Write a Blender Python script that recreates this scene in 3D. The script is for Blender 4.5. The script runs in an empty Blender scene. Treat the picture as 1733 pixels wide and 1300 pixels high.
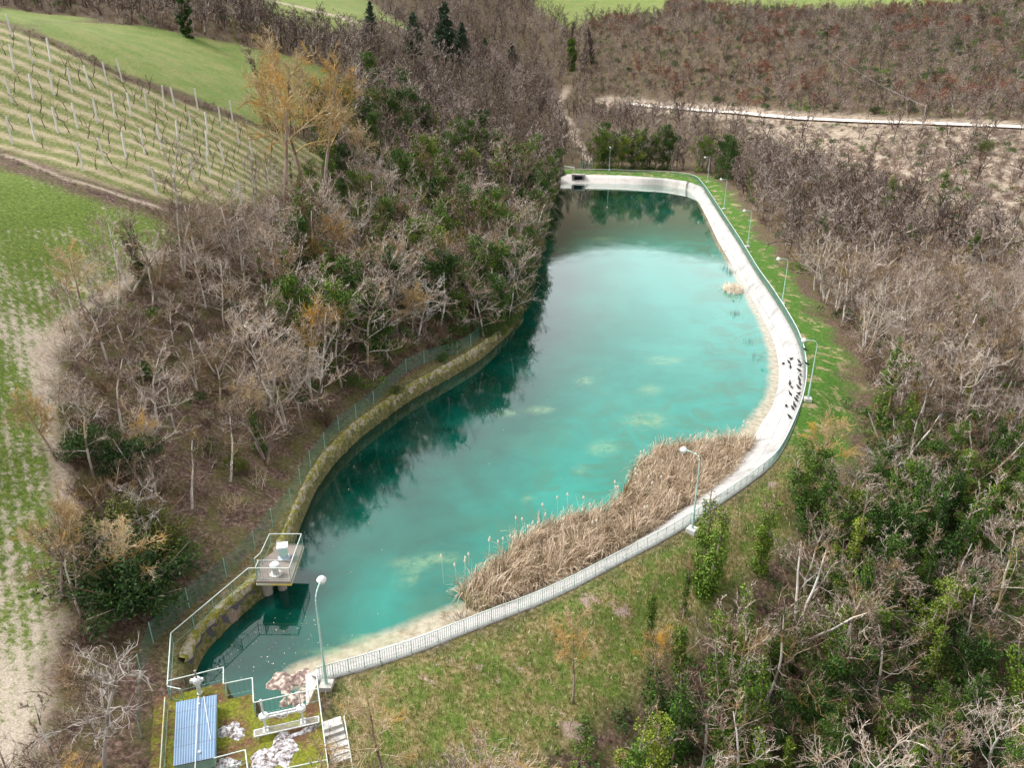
import bpy, math, random
import numpy as np
from mathutils import Vector
R = math.radians
scene = bpy.context.scene
COL = scene.collection
random.seed(7)

# ---------------------------------------------------------------- camera
CAM_Z = 38.0; TILT = R(24.0); FPX = 1300.0
cam_d = bpy.data.cameras.new('camera'); cam = bpy.data.objects.new('camera', cam_d); COL.objects.link(cam)
cam.location = (0, 0, CAM_Z); cam.rotation_euler = (R(90) - TILT, 0, 0)
cam_d.sensor_width = 36; cam_d.lens = FPX / 1733 * 36
cam_d.clip_start = 0.5; cam_d.clip_end = 3000
scene.camera = cam
# ---------------------------------------------------------------- world, sun, exposure
SUN_EL = R(52); SUN_ROT = R(-70)
w = bpy.data.worlds.new("World"); scene.world = w; w.use_nodes = True
nt = w.node_tree; nt.nodes.clear()
o_ = nt.nodes.new('ShaderNodeOutputWorld'); bg = nt.nodes.new('ShaderNodeBackground')
sky = nt.nodes.new('ShaderNodeTexSky'); sky.sky_type = 'NISHITA'; sky.sun_disc = False
sky.sun_elevation = SUN_EL; sky.sun_rotation = SUN_ROT; sky.dust_density = 4.0; sky.air_density = 1.0
hs = nt.nodes.new('ShaderNodeHueSaturation'); hs.inputs['Saturation'].default_value = 0.10
hs.inputs['Value'].default_value = 1.7
# cloud cover: slow mottling of brightness
tc = nt.nodes.new('ShaderNodeTexCoord'); nz = nt.nodes.new('ShaderNodeTexNoise'); nz.inputs['Scale'].default_value = 2.2; nz.inputs['Detail'].default_value = 5
mr = nt.nodes.new('ShaderNodeMapRange'); mr.inputs[1].default_value = .3; mr.inputs[2].default_value = .7; mr.inputs[3].default_value = .8; mr.inputs[4].default_value = 1.2
mx = nt.nodes.new('ShaderNodeVectorMath'); mx.operation = 'SCALE'
nt.links.new(tc.outputs['Generated'], nz.inputs['Vector']); nt.links.new(nz.outputs[0], mr.inputs[0])
nt.links.new(sky.outputs[0], hs.inputs['Color']); nt.links.new(hs.outputs[0], mx.inputs[0]); nt.links.new(mr.outputs[0], mx.inputs[3])
nt.links.new(mx.outputs[0], bg.inputs[0]); bg.inputs[1].default_value = 0.14
nt.links.new(bg.outputs[0], o_.inputs[0])
sd = bpy.data.lights.new('sun', 'SUN'); sun = bpy.data.objects.new('sun', sd); COL.objects.link(sun)
sd.energy = 1.5; sd.angle = R(10); sd.color = (1.0, .96, .90)
_sv = Vector((math.sin(SUN_ROT) * math.cos(SUN_EL), math.cos(SUN_ROT) * math.cos(SUN_EL), math.sin(SUN_EL)))
sun.rotation_euler = _sv.to_track_quat('Z', 'Y').to_euler()
scene.view_settings.view_transform = 'Standard'; scene.view_settings.look = 'None'
scene.view_settings.gamma = 1; scene.view_settings.exposure = 0.40
scene.cycles.max_bounces = 5; scene.cycles.diffuse_bounces = 2; scene.cycles.glossy_bounces = 2
scene.cycles.transparent_max_bounces = 12

# ---------------------------------------------------------------- projection helpers (photo pixels -> world)
S_, C_ = math.sin(TILT), math.cos(TILT)
def P(px, py, z=0.0):
    u = (px - 866.5) / FPX; v = (py - 650) / FPX
    Zc = (CAM_Z - z) / (S_ + v * C_)
    return (u * Zc, Zc * (C_ - v * S_))
def PL(pts, z=0.0): return np.array([P(a, b, z) for a, b in pts])
def proj(x, y, z):
    Zc = y * C_ + (CAM_Z - z) * S_; Yc = (CAM_Z - z) * C_ - y * S_
    return 866.5 + FPX * x / Zc, 650 + FPX * Yc / Zc, Zc

def resample(pts, step):
    pts = np.asarray(pts, float); out = [pts[0]]
    for a, b in zip(pts[:-1], pts[1:]):
        L = np.linalg.norm(b - a); n = max(1, int(round(L / step)))
        for k in range(1, n + 1): out.append(a + (b - a) * k / n)
    return np.array(out)
def smooth(pts, it=2, step=1.5):
    p = resample(pts, step)
    for _ in range(it):
        q = p.copy(); q[1:-1] = .25 * p[:-2] + .5 * p[1:-1] + .25 * p[2:]; p = q
    return p
def inside(x, y, poly):
    x = np.asarray(x); y = np.asarray(y); c = np.zeros(x.shape, bool); n = len(poly)
    for i in range(n):
        x1, y1 = poly[i]; x2, y2 = poly[(i + 1) % n]
        if y1 == y2: continue
        m = ((y1 > y) != (y2 > y)) & (x < (x2 - x1) * (y - y1) / (y2 - y1) + x1)
        c ^= m
    return c
def dist(x, y, line, closed=False):
    x = np.asarray(x, float); y = np.asarray(y, float); d = np.full(x.shape, 1e9); n = len(line)
    for i in range(n if closed else n - 1):
        a = line[i]; b = line[(i + 1) % n]; ab = b - a; L = ab @ ab + 1e-12
        t = np.clip(((x - a[0]) * ab[0] + (y - a[1]) * ab[1]) / L, 0, 1)
        d = np.minimum(d, (x - a[0] - t * ab[0]) ** 2 + (y - a[1] - t * ab[1]) ** 2)
    return np.sqrt(d)
def sdist(x, y, poly):
    d = dist(x, y, poly, True); return np.where(inside(x, y, poly), d, -d)

# ---------------------------------------------------------------- pond outlines
rail_top_px = [(535,1132),(640,1104),(700,1085),(760,1061),(831,1032),(901,1008),(972,976),(1043,937),(1114,902),(1170,870),(1195,852),(1255,813),(1312,771),(1330,742),(1342,716),(1357,679),(1364,649),(1366,620),(1361,587),(1350,557),(1331,524),(1309,490),(1283,454),(1254,406),(1224,361),(1207,335),(1195,317),(1180,299),(1165,293.5),(1140,291)]
fence_line = smooth(PL(rail_top_px, 3.0), 4, 1.0)            # foot of the green railing, z = 1.95
far_rail = smooth(PL([(1140,291),(1114,289.5),(1038,287),(946,285.5)], 3.0), 1, 1.5)
# slab crest: follows the railing, then leaves it along the far wall
crest_far = PL([(1188,316),(1165,307.5),(1126,301.5),(1055,297),(987,295.5),(947,294.5)], 2.0)
i_cut = int(np.argmin(np.hypot(*(fence_line - P(1200, 330, 2.0)).T)))
crest = np.vstack([fence_line[:i_cut] + np.array([-.35, 0]) * np.linspace(0, 1, i_cut)[:, None], crest_far])
crest = smooth(crest, 3, 1.0)
shore_px = [(517,1141),(560,1126),(640,1098),(700,1080),(760,1057),(866,1018),(972,972),(1061,926),(1114,891),(1184,834),(1220,806),(1262,757),(1285,722),(1309,686),(1318,649),(1318,612),(1309,575),(1291,539),(1265,492),(1240,450),(1215,408),(1198,372),(1182,340),(1165,321),(1120,313),(1055,311),(987,310),(948,310)]
shore = smooth(PL(shore_px, 0.0), 4, 1.0)
wall_px = [(948,310),(938,325),(930,345),(922,380),(915,425),(904,475),(886,525),(863,562),(835,587),(809,610),(751,644),(692,677),(663,698),(605,742),(564,783),(531,829),(517,861),(502,899),(484,950),(464,994),(420,1027),(383,1061),(349,1095),(328,1122),(322,1150)]
wall_line = smooth(PL(wall_px, 0.0), 3, 1.0)
deck_edge = PL([(320,1171.5),(384,1154),(386,1185),(428,1175),(433,1214),(517,1197)], 2.0)
jetty = np.array([deck_edge[-1], [crest[0][0] - .9, crest[0][1] - 1.2], crest[0]])
outer = np.vstack([crest, wall_line[1:], deck_edge[:], crest[:1] * 0 + np.array([crest[0] + (-.25, -.9)])])
water_poly = np.vstack([shore, wall_line[1:], deck_edge])

# ---------------------------------------------------------------- terrain
ctrl = [ # px, py, z
 (90,700,10.5),(0,700,11.3),(-150,700,1052),(0,500,17),(-150,500,1062),(0,400,20.2),(0,300,24.3),(0,240,26.7),(138,330,22),(290,425,16.5),(160,500,14),(100,560,13),
 (280,330,20.5),(430,330,19),(0,60,1115),(300,200,1118),(200,130,1118),(430,230,24),(100,80,1118),(-150,60,1105),(-150,250,1088),
 (200,60,1145),(400,110,1160),(480,100,1175),(60,40,1123),(330,40,1175),(0,20,1150),(350,20,1190),(560,15,1260),(640,30,1255),(480,60,1200),
 (600,150,27.5),(700,200,19.5),(600,250,18.5),(700,300,12),(800,250,12.5),(900,230,9),(940,275,3),(800,400,6),(650,450,8),(500,450,11),(560,350,13.5),
 (400,550,9),(300,600,9.6),(200,700,8.8),(250,850,5.4),(400,750,4),(100,850,6.6),(0,850,7.6),(0,1000,5.4),(100,1000,4.6),(0,1300,3.6),(-100,1000,7),(100,1250,2.8),(200,1290,2.2),(200,1000,3.4),(300,950,3),(560,600,5.5),(700,560,4.5),(780,500,4),(850,450,3),
 (950,190,10),(800,100,1330),(730,60,1320),(800,20,1430),(1050,20,1480),(700,-50,1450),(400,-50,1300),(0,-50,1200),(1400,-100,104),(1000,100,1400),(900,130,22),(1733,-80,100),(1000,-100,115),(600,-100,108),
 (1733,215,16.5),(1400,200,14),(1250,190,13),(1100,178,12),(1733,100,1290),(1733,20,1360),(1400,100,1330),(1400,20,1430),(1200,80,1380),(1200,20,1450),
 (1733,400,4),(1500,330,5),(1350,280,4.5),(1600,280,9),(1200,240,5),(1733,600,0),(1600,900,-3.5),(1400,700,.5),(1450,500,0),(1733,900,-4),(1600,700,-1),(1850,600,1),
 (1300,400,1.6),(1400,580,1.2),(1390,650,1.2),(1300,1000,-1.5),(1000,1100,.2),(900,1290,-1),(1200,1200,-3),(1500,1100,-5),(1700,1290,-6),(1300,1290,-5),(600,1290,.8),(720,1180,1.2),(1230,930,.4),
]
def _mk():
    pts = []
    for px, py, z in ctrl:
        if z >= 1000:      # given as distance (z - 1000) along the view axis
            z = CAM_Z - (z - 1000) * (S_ + (py - 650) / FPX * C_)
        x, y = P(px, py, z); pts.append((x, y, z))
    for ln in (fence_line[::12], far_rail[::5], wall_line[::10]):
        for x, y in ln: pts.append((x, y, 2.0))
    for x, y in PL([(300,1200),(300,1290),(540,1290),(450,1260)], 2.0): pts.append((x, y, 2.0))
    # far frame so that the hills carry on outside the picture
    for x, y, z in [(-300,700,150),(0,760,170),(300,700,150),(-420,300,110),(420,300,60),(420,600,120),(-300,60,60),(-300,-60,30),(300,-60,-8),(300,100,2),(0,-60,0),(-100,-60,8),(100,-60,-6),(-420,700,150),(450,760,150)]:
        pts.append((x, y, z))
    return np.array(pts)
CT = _mk()
_sc = 100.0
def _k(r2): return np.where(r2 > 0, r2 * np.log(np.sqrt(r2) + 1e-12), 0)
_n = len(CT); _X = CT[:, :2] / _sc
_A = _k(((_X[:, None] - _X[None]) ** 2).sum(2)) + np.eye(_n) * 0.004
_Pm = np.hstack([np.ones((_n, 1)), _X])
_M = np.block([[_A, _Pm], [_Pm.T, np.zeros((3, 3))]])
_W = np.linalg.solve(_M, np.concatenate([CT[:, 2], np.zeros(3)]))
def tps(x, y):
    x = np.asarray(x, float) / _sc; y = np.asarray(y, float) / _sc
    z = _W[_n] + _W[_n + 1] * x + _W[_n + 2] * y
    for i in range(_n): z = z + _W[i] * _k((x - _X[i, 0]) ** 2 + (y - _X[i, 1]) ** 2)
    return z
deck_poly = PL([(262,1182),(320,1171.5),(384,1154),(386,1185),(428,1175),(433,1214),(540,1190),(560,1340),(250,1340)], 2.0)
def height(x, y):
    x = np.atleast_1d(np.asarray(x, float)); y = np.atleast_1d(np.asarray(y, float))
    z = tps(x, y)
    near = (np.abs(x) < 80) & (y > 20) & (y < 290)
    if near.any():
        xs, ys = x[near], y[near]
        d = sdist(xs, ys, outer); zn = z[near]
        zn = zn + (np.sin(xs * .9 + ys * .35) * np.cos(ys * .8 - xs * .3)) * .06 * np.clip(-d / 3, 0, 1)
        t = np.clip((-d) / 4.5, 0, 1); t = t * t * (3 - 2 * t)
        cw = dist(xs, ys, wall_line[::4]) < dist(xs, ys, crest[::5]); base_ = np.where(cw, 1.72, 1.93)
        zn = base_ * (1 - t) + zn * t
        zn = np.where((d > -26) & (d < 0), np.maximum(zn, np.minimum(zn, 3)), zn)
        s = np.clip((d + np.where(cw, .1, np.where(ys > 145, .45, -.12))) / .7, 0, 1); zn = zn * (1 - s) + (-2.2) * s
        dd = inside(xs, ys, deck_poly); zn = np.where(dd, np.minimum(zn, 1.9), zn)
        z[near] = zn
    return z
def H1(x, y): return float(height([x], [y])[0])
def G(px, py):
    """ground point seen at a photo pixel"""
    u = (px - 866.5) / FPX; v = (py - 650) / FPX
    Z = np.concatenate([np.arange(25, 130, .5), np.arange(130, 900, 2)])
    X = u * Z; Y = Z * (C_ - v * S_); Zr = CAM_Z - Z * (S_ + v * C_)
    h = height(X, Y); below = np.nonzero(Zr < h)[0]
    if len(below) == 0: i = len(Z) - 1; return X[i], Y[i]
    i = below[0]
    if i == 0: return X[0], Y[0]
    a, b = Zr[i - 1] - h[i - 1], h[i] - Zr[i]; t = a / (a + b + 1e-9)
    return X[i - 1] + t * (X[i] - X[i - 1]), Y[i - 1] + t * (Y[i] - Y[i - 1])
def GP(pts): return np.array([G(a, b) for a, b in pts])

# ---------------------------------------------------------------- zones on the ground (world polygons)
Z_crop = GP([(0,285),(120,328),(200,352),(285,380),(292,420),(215,465),(130,528),(100,590),(80,650),(95,760),(112,850),(105,950),(95,1060),(70,1180),(40,1300),(-150,1299),(-400,900),(-300,500),(-150,270)])
Z_vine = GP([(-60,22),(55,62),(200,132),(395,205),(470,225),(548,250),(550,320),(430,345),(280,340),(140,300),(0,250),(-200,200)])
Z_mead = GP([(55,50),(130,36),(240,42),(330,62),(430,82),(520,105),(600,135),(640,158),(560,200),(440,215),(395,190),(205,122)])
Z_strip = GP([(-100,8),(0,12),(60,22),(160,30),(130,36),(50,48),(-60,20)])
Z_farl = GP([(425,-15),(440,12),(510,44),(600,56),(695,50),(640,12),(580,-28)])
Z_farm = GP([(895,-30),(905,8),(960,48),(1030,25),(1120,22),(1150,-30)])
Z_farr = GP([(1190,-30),(1180,0),(1240,11),(1500,12),(1640,7),(1650,-30)])
Z_scrub = GP([(1230,205),(1400,212),(1733,222),(1850,235),(1850,430),(1733,405),(1600,372),(1470,330),(1340,275)])
Z_damg = GP([(545,1172),(700,1110),(860,1052),(980,1000),(1110,930),(1230,858),(1300,800),(1345,740),(1400,760),(1370,850),(1290,960),(1190,1060),(1060,1180),(900,1290),(600,1330),(560,1290)])
Z_clear = GP([(250,600),(290,590),(330,700),(370,800),(440,840),(420,900),(330,980),(280,950),(290,860),(270,780),(300,700)])
track_c = smooth(GP([(1020,172),(1080,177),(1140,183),(1220,190),(1300,197),(1380,203),(1450,206),(1550,209),(1650,213),(1733,217),(1850,224)]), 3, 3)
path_c = smooth(GP([(112,880),(100,790),(78,700),(72,640),(95,570),(130,530),(210,470),(285,425)]), 2, 1.5)
gully = GP([(1000,275),(975,235),(955,195),(945,170),(960,150)])
scar = GP([(1400,240),(1500,270),(1600,300),(1733,310)])

def nz2(x, y, f, s=0):
    return (np.sin(x * f + 1.3 * s + 1.7 * np.sin(y * f * .63 + s)) * np.cos(y * f * 1.1 + s * 2.1 + 1.3 * np.sin(x * f * .57 - s)) +
            .5 * np.sin(x * f * 2.3 + y * f * 1.7 + s) * np.cos(y * f * 2.9 - x * f + s)) / 1.5
def soft(x, y, poly, w=1.0, rough=1.0, f=.5):
    xs = x + rough * nz2(x, y, f, 1); ys = y + rough * nz2(x, y, f, 5)
    lo = poly.min(0) - 4; hi = poly.max(0) + 4
    out = np.zeros(x.shape); m = (x > lo[0]) & (x < hi[0]) & (y > lo[1]) & (y < hi[1])
    if m.any(): out[m] = np.clip(sdist(xs[m], ys[m], poly) / w + .5, 0, 1)
    return out
def lsoft(x, y, line, r, w=1.0, rough=.6, f=.5):
    xs = x + rough * nz2(x, y, f, 2); ys = y + rough * nz2(x, y, f, 4)
    lo = line.min(0) - r - 4; hi = line.max(0) + r + 4
    out = np.zeros(x.shape); m = (x > lo[0]) & (x < hi[0]) & (y > lo[1]) & (y < hi[1])
    if m.any(): out[m] = np.clip((r - dist(xs[m], ys[m], line)) / w + .5, 0, 1)
    return out

# ---------------------------------------------------------------- materials
def new_mat(name):
    m = bpy.data.materials.new(name); m.use_nodes = True; n = m.node_tree; n.nodes.clear()
    out = n.nodes.new('ShaderNodeOutputMaterial'); b = n.nodes.new('ShaderNodeBsdfPrincipled')
    n.links.new(b.outputs[0], out.inputs[0]); b.inputs['Roughness'].default_value = .9
    b.inputs['Specular IOR Level'].default_value = .25
    return m, n, b
def N(n, t, **kw):
    x = n.nodes.new('ShaderNode' + t)
    for k, v in kw.items(): setattr(x, k, v)
    return x
def ramp(n, src, stops, interp='LINEAR'):
    r = N(n, 'ValToRGB'); cr = r.color_ramp; cr.interpolation = interp
    while len(cr.elements) > 1: cr.elements.remove(cr.elements[-1])
    cr.elements[0].position = stops[0][0]; cr.elements[0].color = (*stops[0][1], 1)
    for p, c in stops[1:]:
        e = cr.elements.new(p); e.color = (*c, 1)
    n.links.new(src, r.inputs[0]); return r.outputs[0]
def noise(n, scale, detail=4, rough=.6, vec=None, dist_=0):
    t = N(n, 'TexNoise'); t.inputs['Scale'].default_value = scale; t.inputs['Detail'].default_value = detail
    t.inputs['Roughness'].default_value = rough; t.inputs['Distortion'].default_value = dist_
    n.links.new(vec if vec is not None else N(n, 'NewGeometry').outputs['Position'], t.inputs['Vector']); return t.outputs[0]
def mixc(n, f, a, b, mode='MIX'):
    m = N(n, 'Mix', data_type='RGBA', blend_type=mode)
    for s, v in ((0, f), (6, a), (7, b)):
        if isinstance(v, (tuple, list)): m.inputs[s].default_value = (*v, 1)
        elif isinstance(v, (int, float)): m.inputs[s].default_value = v
        else: n.links.new(v, m.inputs[s])
    return m.outputs[2]
def mth(n, op, a, b=None, clamp=False):
    m = N(n, 'Math', operation=op); m.use_clamp = clamp
    for i, v in enumerate((a, b)):
        if v is None: continue
        if isinstance(v, (int, float)): m.inputs[i].default_value = v
        else: n.links.new(v, m.inputs[i])
    return m.outputs[0]
def bump(n, b, h, strength=.4, d=.05):
    k = N(n, 'Bump'); k.inputs['Strength'].default_value = strength; k.inputs['Distance'].default_value = d
    n.links.new(h, k.inputs['Height']); n.links.new(k.outputs[0], b.inputs['Normal'])
def plain(name, stops, scale=3, rough=.85, bmp=0.0, metal=0, detail=5):
    m, n, b = new_mat(name); f = noise(n, scale, detail)
    n.links.new(ramp(n, f, stops), b.inputs['Base Color']); b.inputs['Roughness'].default_value = rough; b.inputs['Metallic'].default_value = metal
    if bmp: bump(n, b, f, bmp)
    return m
def leafy(name, dark, mid, light, trans=.0, rough=.6):
    """foliage: every leaf its own tone, clumps vary, plants vary"""
    m, n, b = new_mat(name); g = N(n, 'NewGeometry'); oi = N(n, 'ObjectInfo'); at = N(n, 'Attribute', attribute_name='tint')
    v = mth(n, 'ADD', mth(n, 'MULTIPLY', g.outputs['Random Per Island'], .45), mth(n, 'MULTIPLY', noise(n, .9, 2), .5))
    pl = mth(n, 'FRACT', mth(n, 'ADD', oi.outputs['Random'], at.outputs['Fac']))
    v = mth(n, 'ADD', v, mth(n, 'MULTIPLY', mth(n, 'SUBTRACT', pl, .5), .35))
    n.links.new(ramp(n, v, [(.15, dark), (.5, mid), (.85, light)]), b.inputs['Base Color'])
    b.inputs['Roughness'].default_value = rough; b.inputs['Specular IOR Level'].default_value = .3
    return m
def barky(name, stops, lichen=(.42, .25, .05), lw=.3):
    """bark tone differs from tree to tree and from limb to limb, with patches of lichen"""
    m, n, b = new_mat(name); g = N(n, 'NewGeometry'); oi = N(n, 'ObjectInfo'); at = N(n, 'Attribute', attribute_name='tint')
    pl = mth(n, 'FRACT', mth(n, 'ADD', oi.outputs['Random'], at.outputs['Fac']))
    v = mth(n, 'ADD', mth(n, 'MULTIPLY', pl, .45), mth(n, 'MULTIPLY', g.outputs['Random Per Island'], .55))
    c = ramp(n, v, stops)
    f = mth(n, 'MULTIPLY', ramp(n, noise(n, .35, 3), [(.5 , (0, 0, 0)), (.66, (1, 1, 1))]), lw)
    c = mixc(n, f, c, lichen)
    n.links.new(c, b.inputs['Base Color']); b.inputs['Roughness'].default_value = .95
    return m

M = {}
GREY, PINK, BRN, DRK = (.42, .35, .33), (.33, .24, .21), (.2, .125, .085), (.10, .065, .055)
M['bark'] = barky('bark', [(0, DRK), (.3, BRN), (.6, PINK), (1, GREY)])
M['bark_twig'] = barky('twig bark', [(.15, (.035, .021, .015)), (.4, (.15, .10, .07)), (.6, (.42, .32, .25)), (.82, (.78, .69, .61))], lw=.45)
M['bark_limb'] = barky('limb bark', [(.15, (.07, .05, .04)), (.45, (.30, .24, .20)), (.8, (.76, .70, .64))], (.55, .36, .08), .4)
M['brush'] = barky('brush twigs', [(.05, (.03, .017, .014)), (.5, (.13, .08, .06)), (.95, (.38, .28, .22))], lw=.3)
M['bark_pale'] = barky('pale bark', [(.2, (.20, .165, .14)), (.8, (.60, .55, .50))], lw=.2)
M['bark_lichen'] = barky('lichen bark', [(.1, (.20, .13, .06)), (.5, (.50, .36, .17)), (.85, (.76, .64, .46))], (.70, .38, .04), .8)
M['bark_far'] = barky('far bark', [(.15, (.028, .018, .017)), (.4, (.095, .066, .060)), (.6, (.24, .185, .15)), (.84, (.54, .46, .41))], lw=.12)
M['ivy'] = leafy('ivy leaves', (.010, .030, .006), (.055, .13, .014), (.22, .30, .03))
M['ivy_l'] = leafy('pale ivy leaves', (.03, .07, .01), (.13, .20, .02), (.34, .38, .05))
M['shrub'] = leafy('evergreen leaves', (.010, .030, .008), (.038, .092, .016), (.11, .18, .03))
M['olive'] = leafy('olive green leaves', (.03, .045, .01), (.10, .12, .02), (.22, .22, .04))
M['needle'] = leafy('needles', (.016, .035, .018), (.045, .08, .04), (.11, .15, .07))
M['rust'] = leafy('dead oak leaves', (.10, .045, .03), (.24, .10, .06), (.38, .18, .11))
M['litter'] = leafy('dry scrub', (.12, .08, .06), (.28, .19, .15), (.44, .33, .28))
M['reed'] = leafy('dry reed', (.20, .13, .07), (.72, .57, .41), (.96, .90, .80))
M['reed_g'] = leafy('green reed', (.04, .07, .01), (.12, .17, .03), (.25, .28, .06))
M['fluff'] = plain('reed plume', [(.3, (.62, .54, .42)), (.7, (.8, .74, .62))], 6)
M['white'] = plain('white painted metal', [(.3, (.62, .64, .63)), (.7, (.82, .83, .82))], 4, .5)
M['concrete_post'] = plain('post concrete', [(.3, (.62, .60, .56)), (.7, (.84, .82, .78))], 3)
M['green_metal'] = plain('pale green painted metal', [(.3, (.20, .36, .29)), (.7, (.34, .50, .42))], 2.5, .55)
M['bar_green'] = plain('baluster paint', [(.3, (.10, .20, .16)), (.7, (.20, .33, .27))], 2.5, .55)
M['mint'] = plain('mint green lamp paint', [(.3, (.36, .58, .50)), (.7, (.52, .72, .66))], 2.5, .5)
M['rail_top'] = plain('weathered rail paint', [(.35, (.55, .64, .58)), (.65, (.72, .78, .74))], 1.5, .5)
M['rail_yellow'] = plain('lichened rail', [(.35, (.55, .42, .06)), (.6, (.6, .62, .5))], .8, .6)
M['globe'] = plain('frosted globe', [(.4, (.74, .74, .72)), (.6, (.84, .84, .82))], 3, .3)
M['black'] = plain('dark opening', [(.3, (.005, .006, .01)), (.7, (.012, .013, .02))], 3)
M['bird'] = plain('black feathers', [(.3, (.010, .010, .012)), (.7, (.03, .028, .03))], 20, .5)
M['bird_leg'] = plain('bird leg', [(.3, (.05, .04, .03)), (.7, (.08, .06, .05))], 20, .6)
M['cable'] = plain('cable', [(.3, (.45, .43, .42)), (.7, (.6, .58, .56))], 1)
M['vine'] = plain('vine bark', [(.3, (.06, .04, .035)), (.7, (.14, .09, .07))], 2)

# concrete (white slabs with joints, stains, dark hairlines)
def concrete(name, base=(.60, .58, .54), stain=(.30, .26, .22), joints=0.0, moss=0.0):
    m, n, b = new_mat(name)
    big = noise(n, .35, 5, .65); fine = noise(n, 5, 6, .7)
    c = mixc(n, ramp(n, big, [(.52, (0, 0, 0)), (.75, (.85, .85, .85))]), base, stain)
    c = mixc(n, ramp(n, fine, [(.3, (.35, .35, .35)), (.55, (0, 0, 0))]), c, (stain[0] * .8, stain[1] * .8, stain[2] * .8))
    if joints:
        uv = N(n, 'UVMap', uv_map='UVMap'); br = N(n, 'TexBrick'); br.offset = 0.0
        br.inputs['Color1'].default_value = (0, 0, 0, 1); br.inputs['Color2'].default_value = (0, 0, 0, 1); br.inputs['Mortar'].default_value = (1, 1, 1, 1)
        br.inputs['Scale'].default_value = 1; br.inputs['Mortar Size'].default_value = joints; br.inputs['Brick Width'].default_value = 2.0; br.inputs['Row Height'].default_value = 1.35
        n.links.new(uv.outputs[0], br.inputs['Vector'])
        c = mixc(n, mth(n, 'MULTIPLY', br.outputs[0], ramp(n, noise(n, .8, 3), [(.35, (.1, .1, .1)), (.6, (.8, .8, .8))])), c, (.12, .11, .10))
    if moss:
        c = mixc(n, mth(n, 'MULTIPLY', ramp(n, noise(n, 1.6, 6, .7), [(.62 - moss * .3, (0, 0, 0)), (.72 - moss * .3, (1, 1, 1))]), .95), c,
                 ramp(n, noise(n, 7, 4), [(.3, (.07, .075, .01)), (.55, (.21, .195, .02)), (.7, (.44, .38, .06))]))
    n.links.new(c, b.inputs['Base Color']); bump(n, b, fine, .35, .03)
    return m
M['slab'] = concrete('white concrete lining', (.44, .43, .41), (.18, .17, .155), joints=.03)
M['farwall'] = concrete('far wall concrete', (.62, .58, .54), (.42, .37, .34), joints=.02)
M['stone'] = concrete('mossy stone', (.42, .36, .29), (.16, .12, .10), moss=.62)
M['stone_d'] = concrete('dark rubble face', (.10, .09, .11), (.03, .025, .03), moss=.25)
M['wetline'] = plain('wet ledge', [(.3, (.12, .07, .03)), (.7, (.26, .17, .08))], 2)
M['deck'] = concrete('platform concrete', (.30, .26, .23), (.16, .13, .11))
M['steps'] = concrete('step concrete', (.62, .6, .57), (.35, .32, .28))
M['gravel'] = plain('white gravel', [(.38, (.10, .07, .05)), (.5, (.42, .39, .40)), (.62, (.72, .72, .74))], 5, .9, .6, 0, 8)
M['foam'] = plain('dried scum', [(.36, (.13, .085, .075)), (.5, (.26, .19, .165)), (.6, (.62, .54, .44))], 3.2, .9, .5, 0, 8)

# mossy works platform ground
m, n, b = new_mat('mossy platform ground')
f1 = noise(n, .55, 6, .7); f2 = noise(n, 6, 6, .7)
c = mixc(n, ramp(n, f1, [(.42, (0, 0, 0)), (.56, (1, 1, 1))]), ramp(n, f2, [(.3, (.06, .03, .015)), (.6, (.17, .09, .05)), (.75, (.5, .42, .36))]),
         ramp(n, f2, [(.3, (.06, .075, .01)), (.5, (.15, .17, .015)), (.7, (.30, .27, .03))]))
n.links.new(c, b.inputs['Base Color']); bump(n, b, f2, .6, .05); M['mossdeck'] = m

# ground: zones come as two colour attributes
m, n, b = new_mat('ground')
za = N(n, 'Attribute', attribute_name='zone_a'); zb = N(n, 'Attribute', attribute_name='zone_b'); zc = N(n, 'Attribute', attribute_name='zone_c')
sa = N(n, 'SeparateColor'); sb = N(n, 'SeparateColor'); sc_ = N(n, 'SeparateColor')
n.links.new(za.outputs['Color'], sa.inputs[0]); n.links.new(zb.outputs['Color'], sb.inputs[0]); n.links.new(zc.outputs['Color'], sc_.inputs[0])
geo = N(n, 'NewGeometry'); pos = geo.outputs['Position']
fine = noise(n, 3.2, 7, .75, pos); mid = noise(n, .6, 5, .65, pos); big = noise(n, .09, 4, .6, pos); vf = noise(n, 9, 4, .8, pos)
# leaf litter
litter = ramp(n, fine, [(.32, (.022, .012, .010)), (.47, (.085, .050, .038)), (.58, (.20, .13, .10)), (.72, (.42, .33, .27))])
litter = mixc(n, ramp(n, mid, [(.42, (0, 0, 0)), (.62, (.75, .75, .75))]), litter, ramp(n, vf, [(.3, (.04, .045, .012)), (.6, (.13, .13, .035)), (.75, (.24, .20, .09))]))
# crop rows
def rows(ang, scale, amp, dis=1.2, vec=pos):
    mp = N(n, 'Mapping'); mp.inputs['Rotation'].default_value = (0, 0, ang); n.links.new(vec, mp.inputs[0])
    wv = N(n, 'TexWave'); wv.inputs['Scale'].default_value = scale; wv.inputs['Distortion'].default_value = dis; wv.inputs['Detail'].default_value = 3; wv.inputs['Detail Scale'].default_value = 1.4
    n.links.new(mp.outputs[0], wv.inputs[0]); return wv.outputs['Fac']
r1 = rows(R(-31), .40, 1, 1.6)
soil = ramp(n, vf, [(.3, (.34, .27, .20)), (.55, (.56, .48, .38)), (.7, (.78, .70, .58))])
crop = ramp(n, fine, [(.3, (.04, .075, .01)), (.5, (.12, .18, .025)), (.7, (.25, .29, .06))])
cover = mth(n, 'ADD', mth(n, 'MULTIPLY', mth(n, 'SUBTRACT', big, .47), 3.2), mth(n, 'ADD', mth(n, 'MULTIPLY', mth(n, 'SUBTRACT', r1, .5), .3), mth(n, 'MULTIPLY', mth(n, 'SUBTRACT', noise(n, 2.0, 8, .85, pos), .5), 4.6)))
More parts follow.
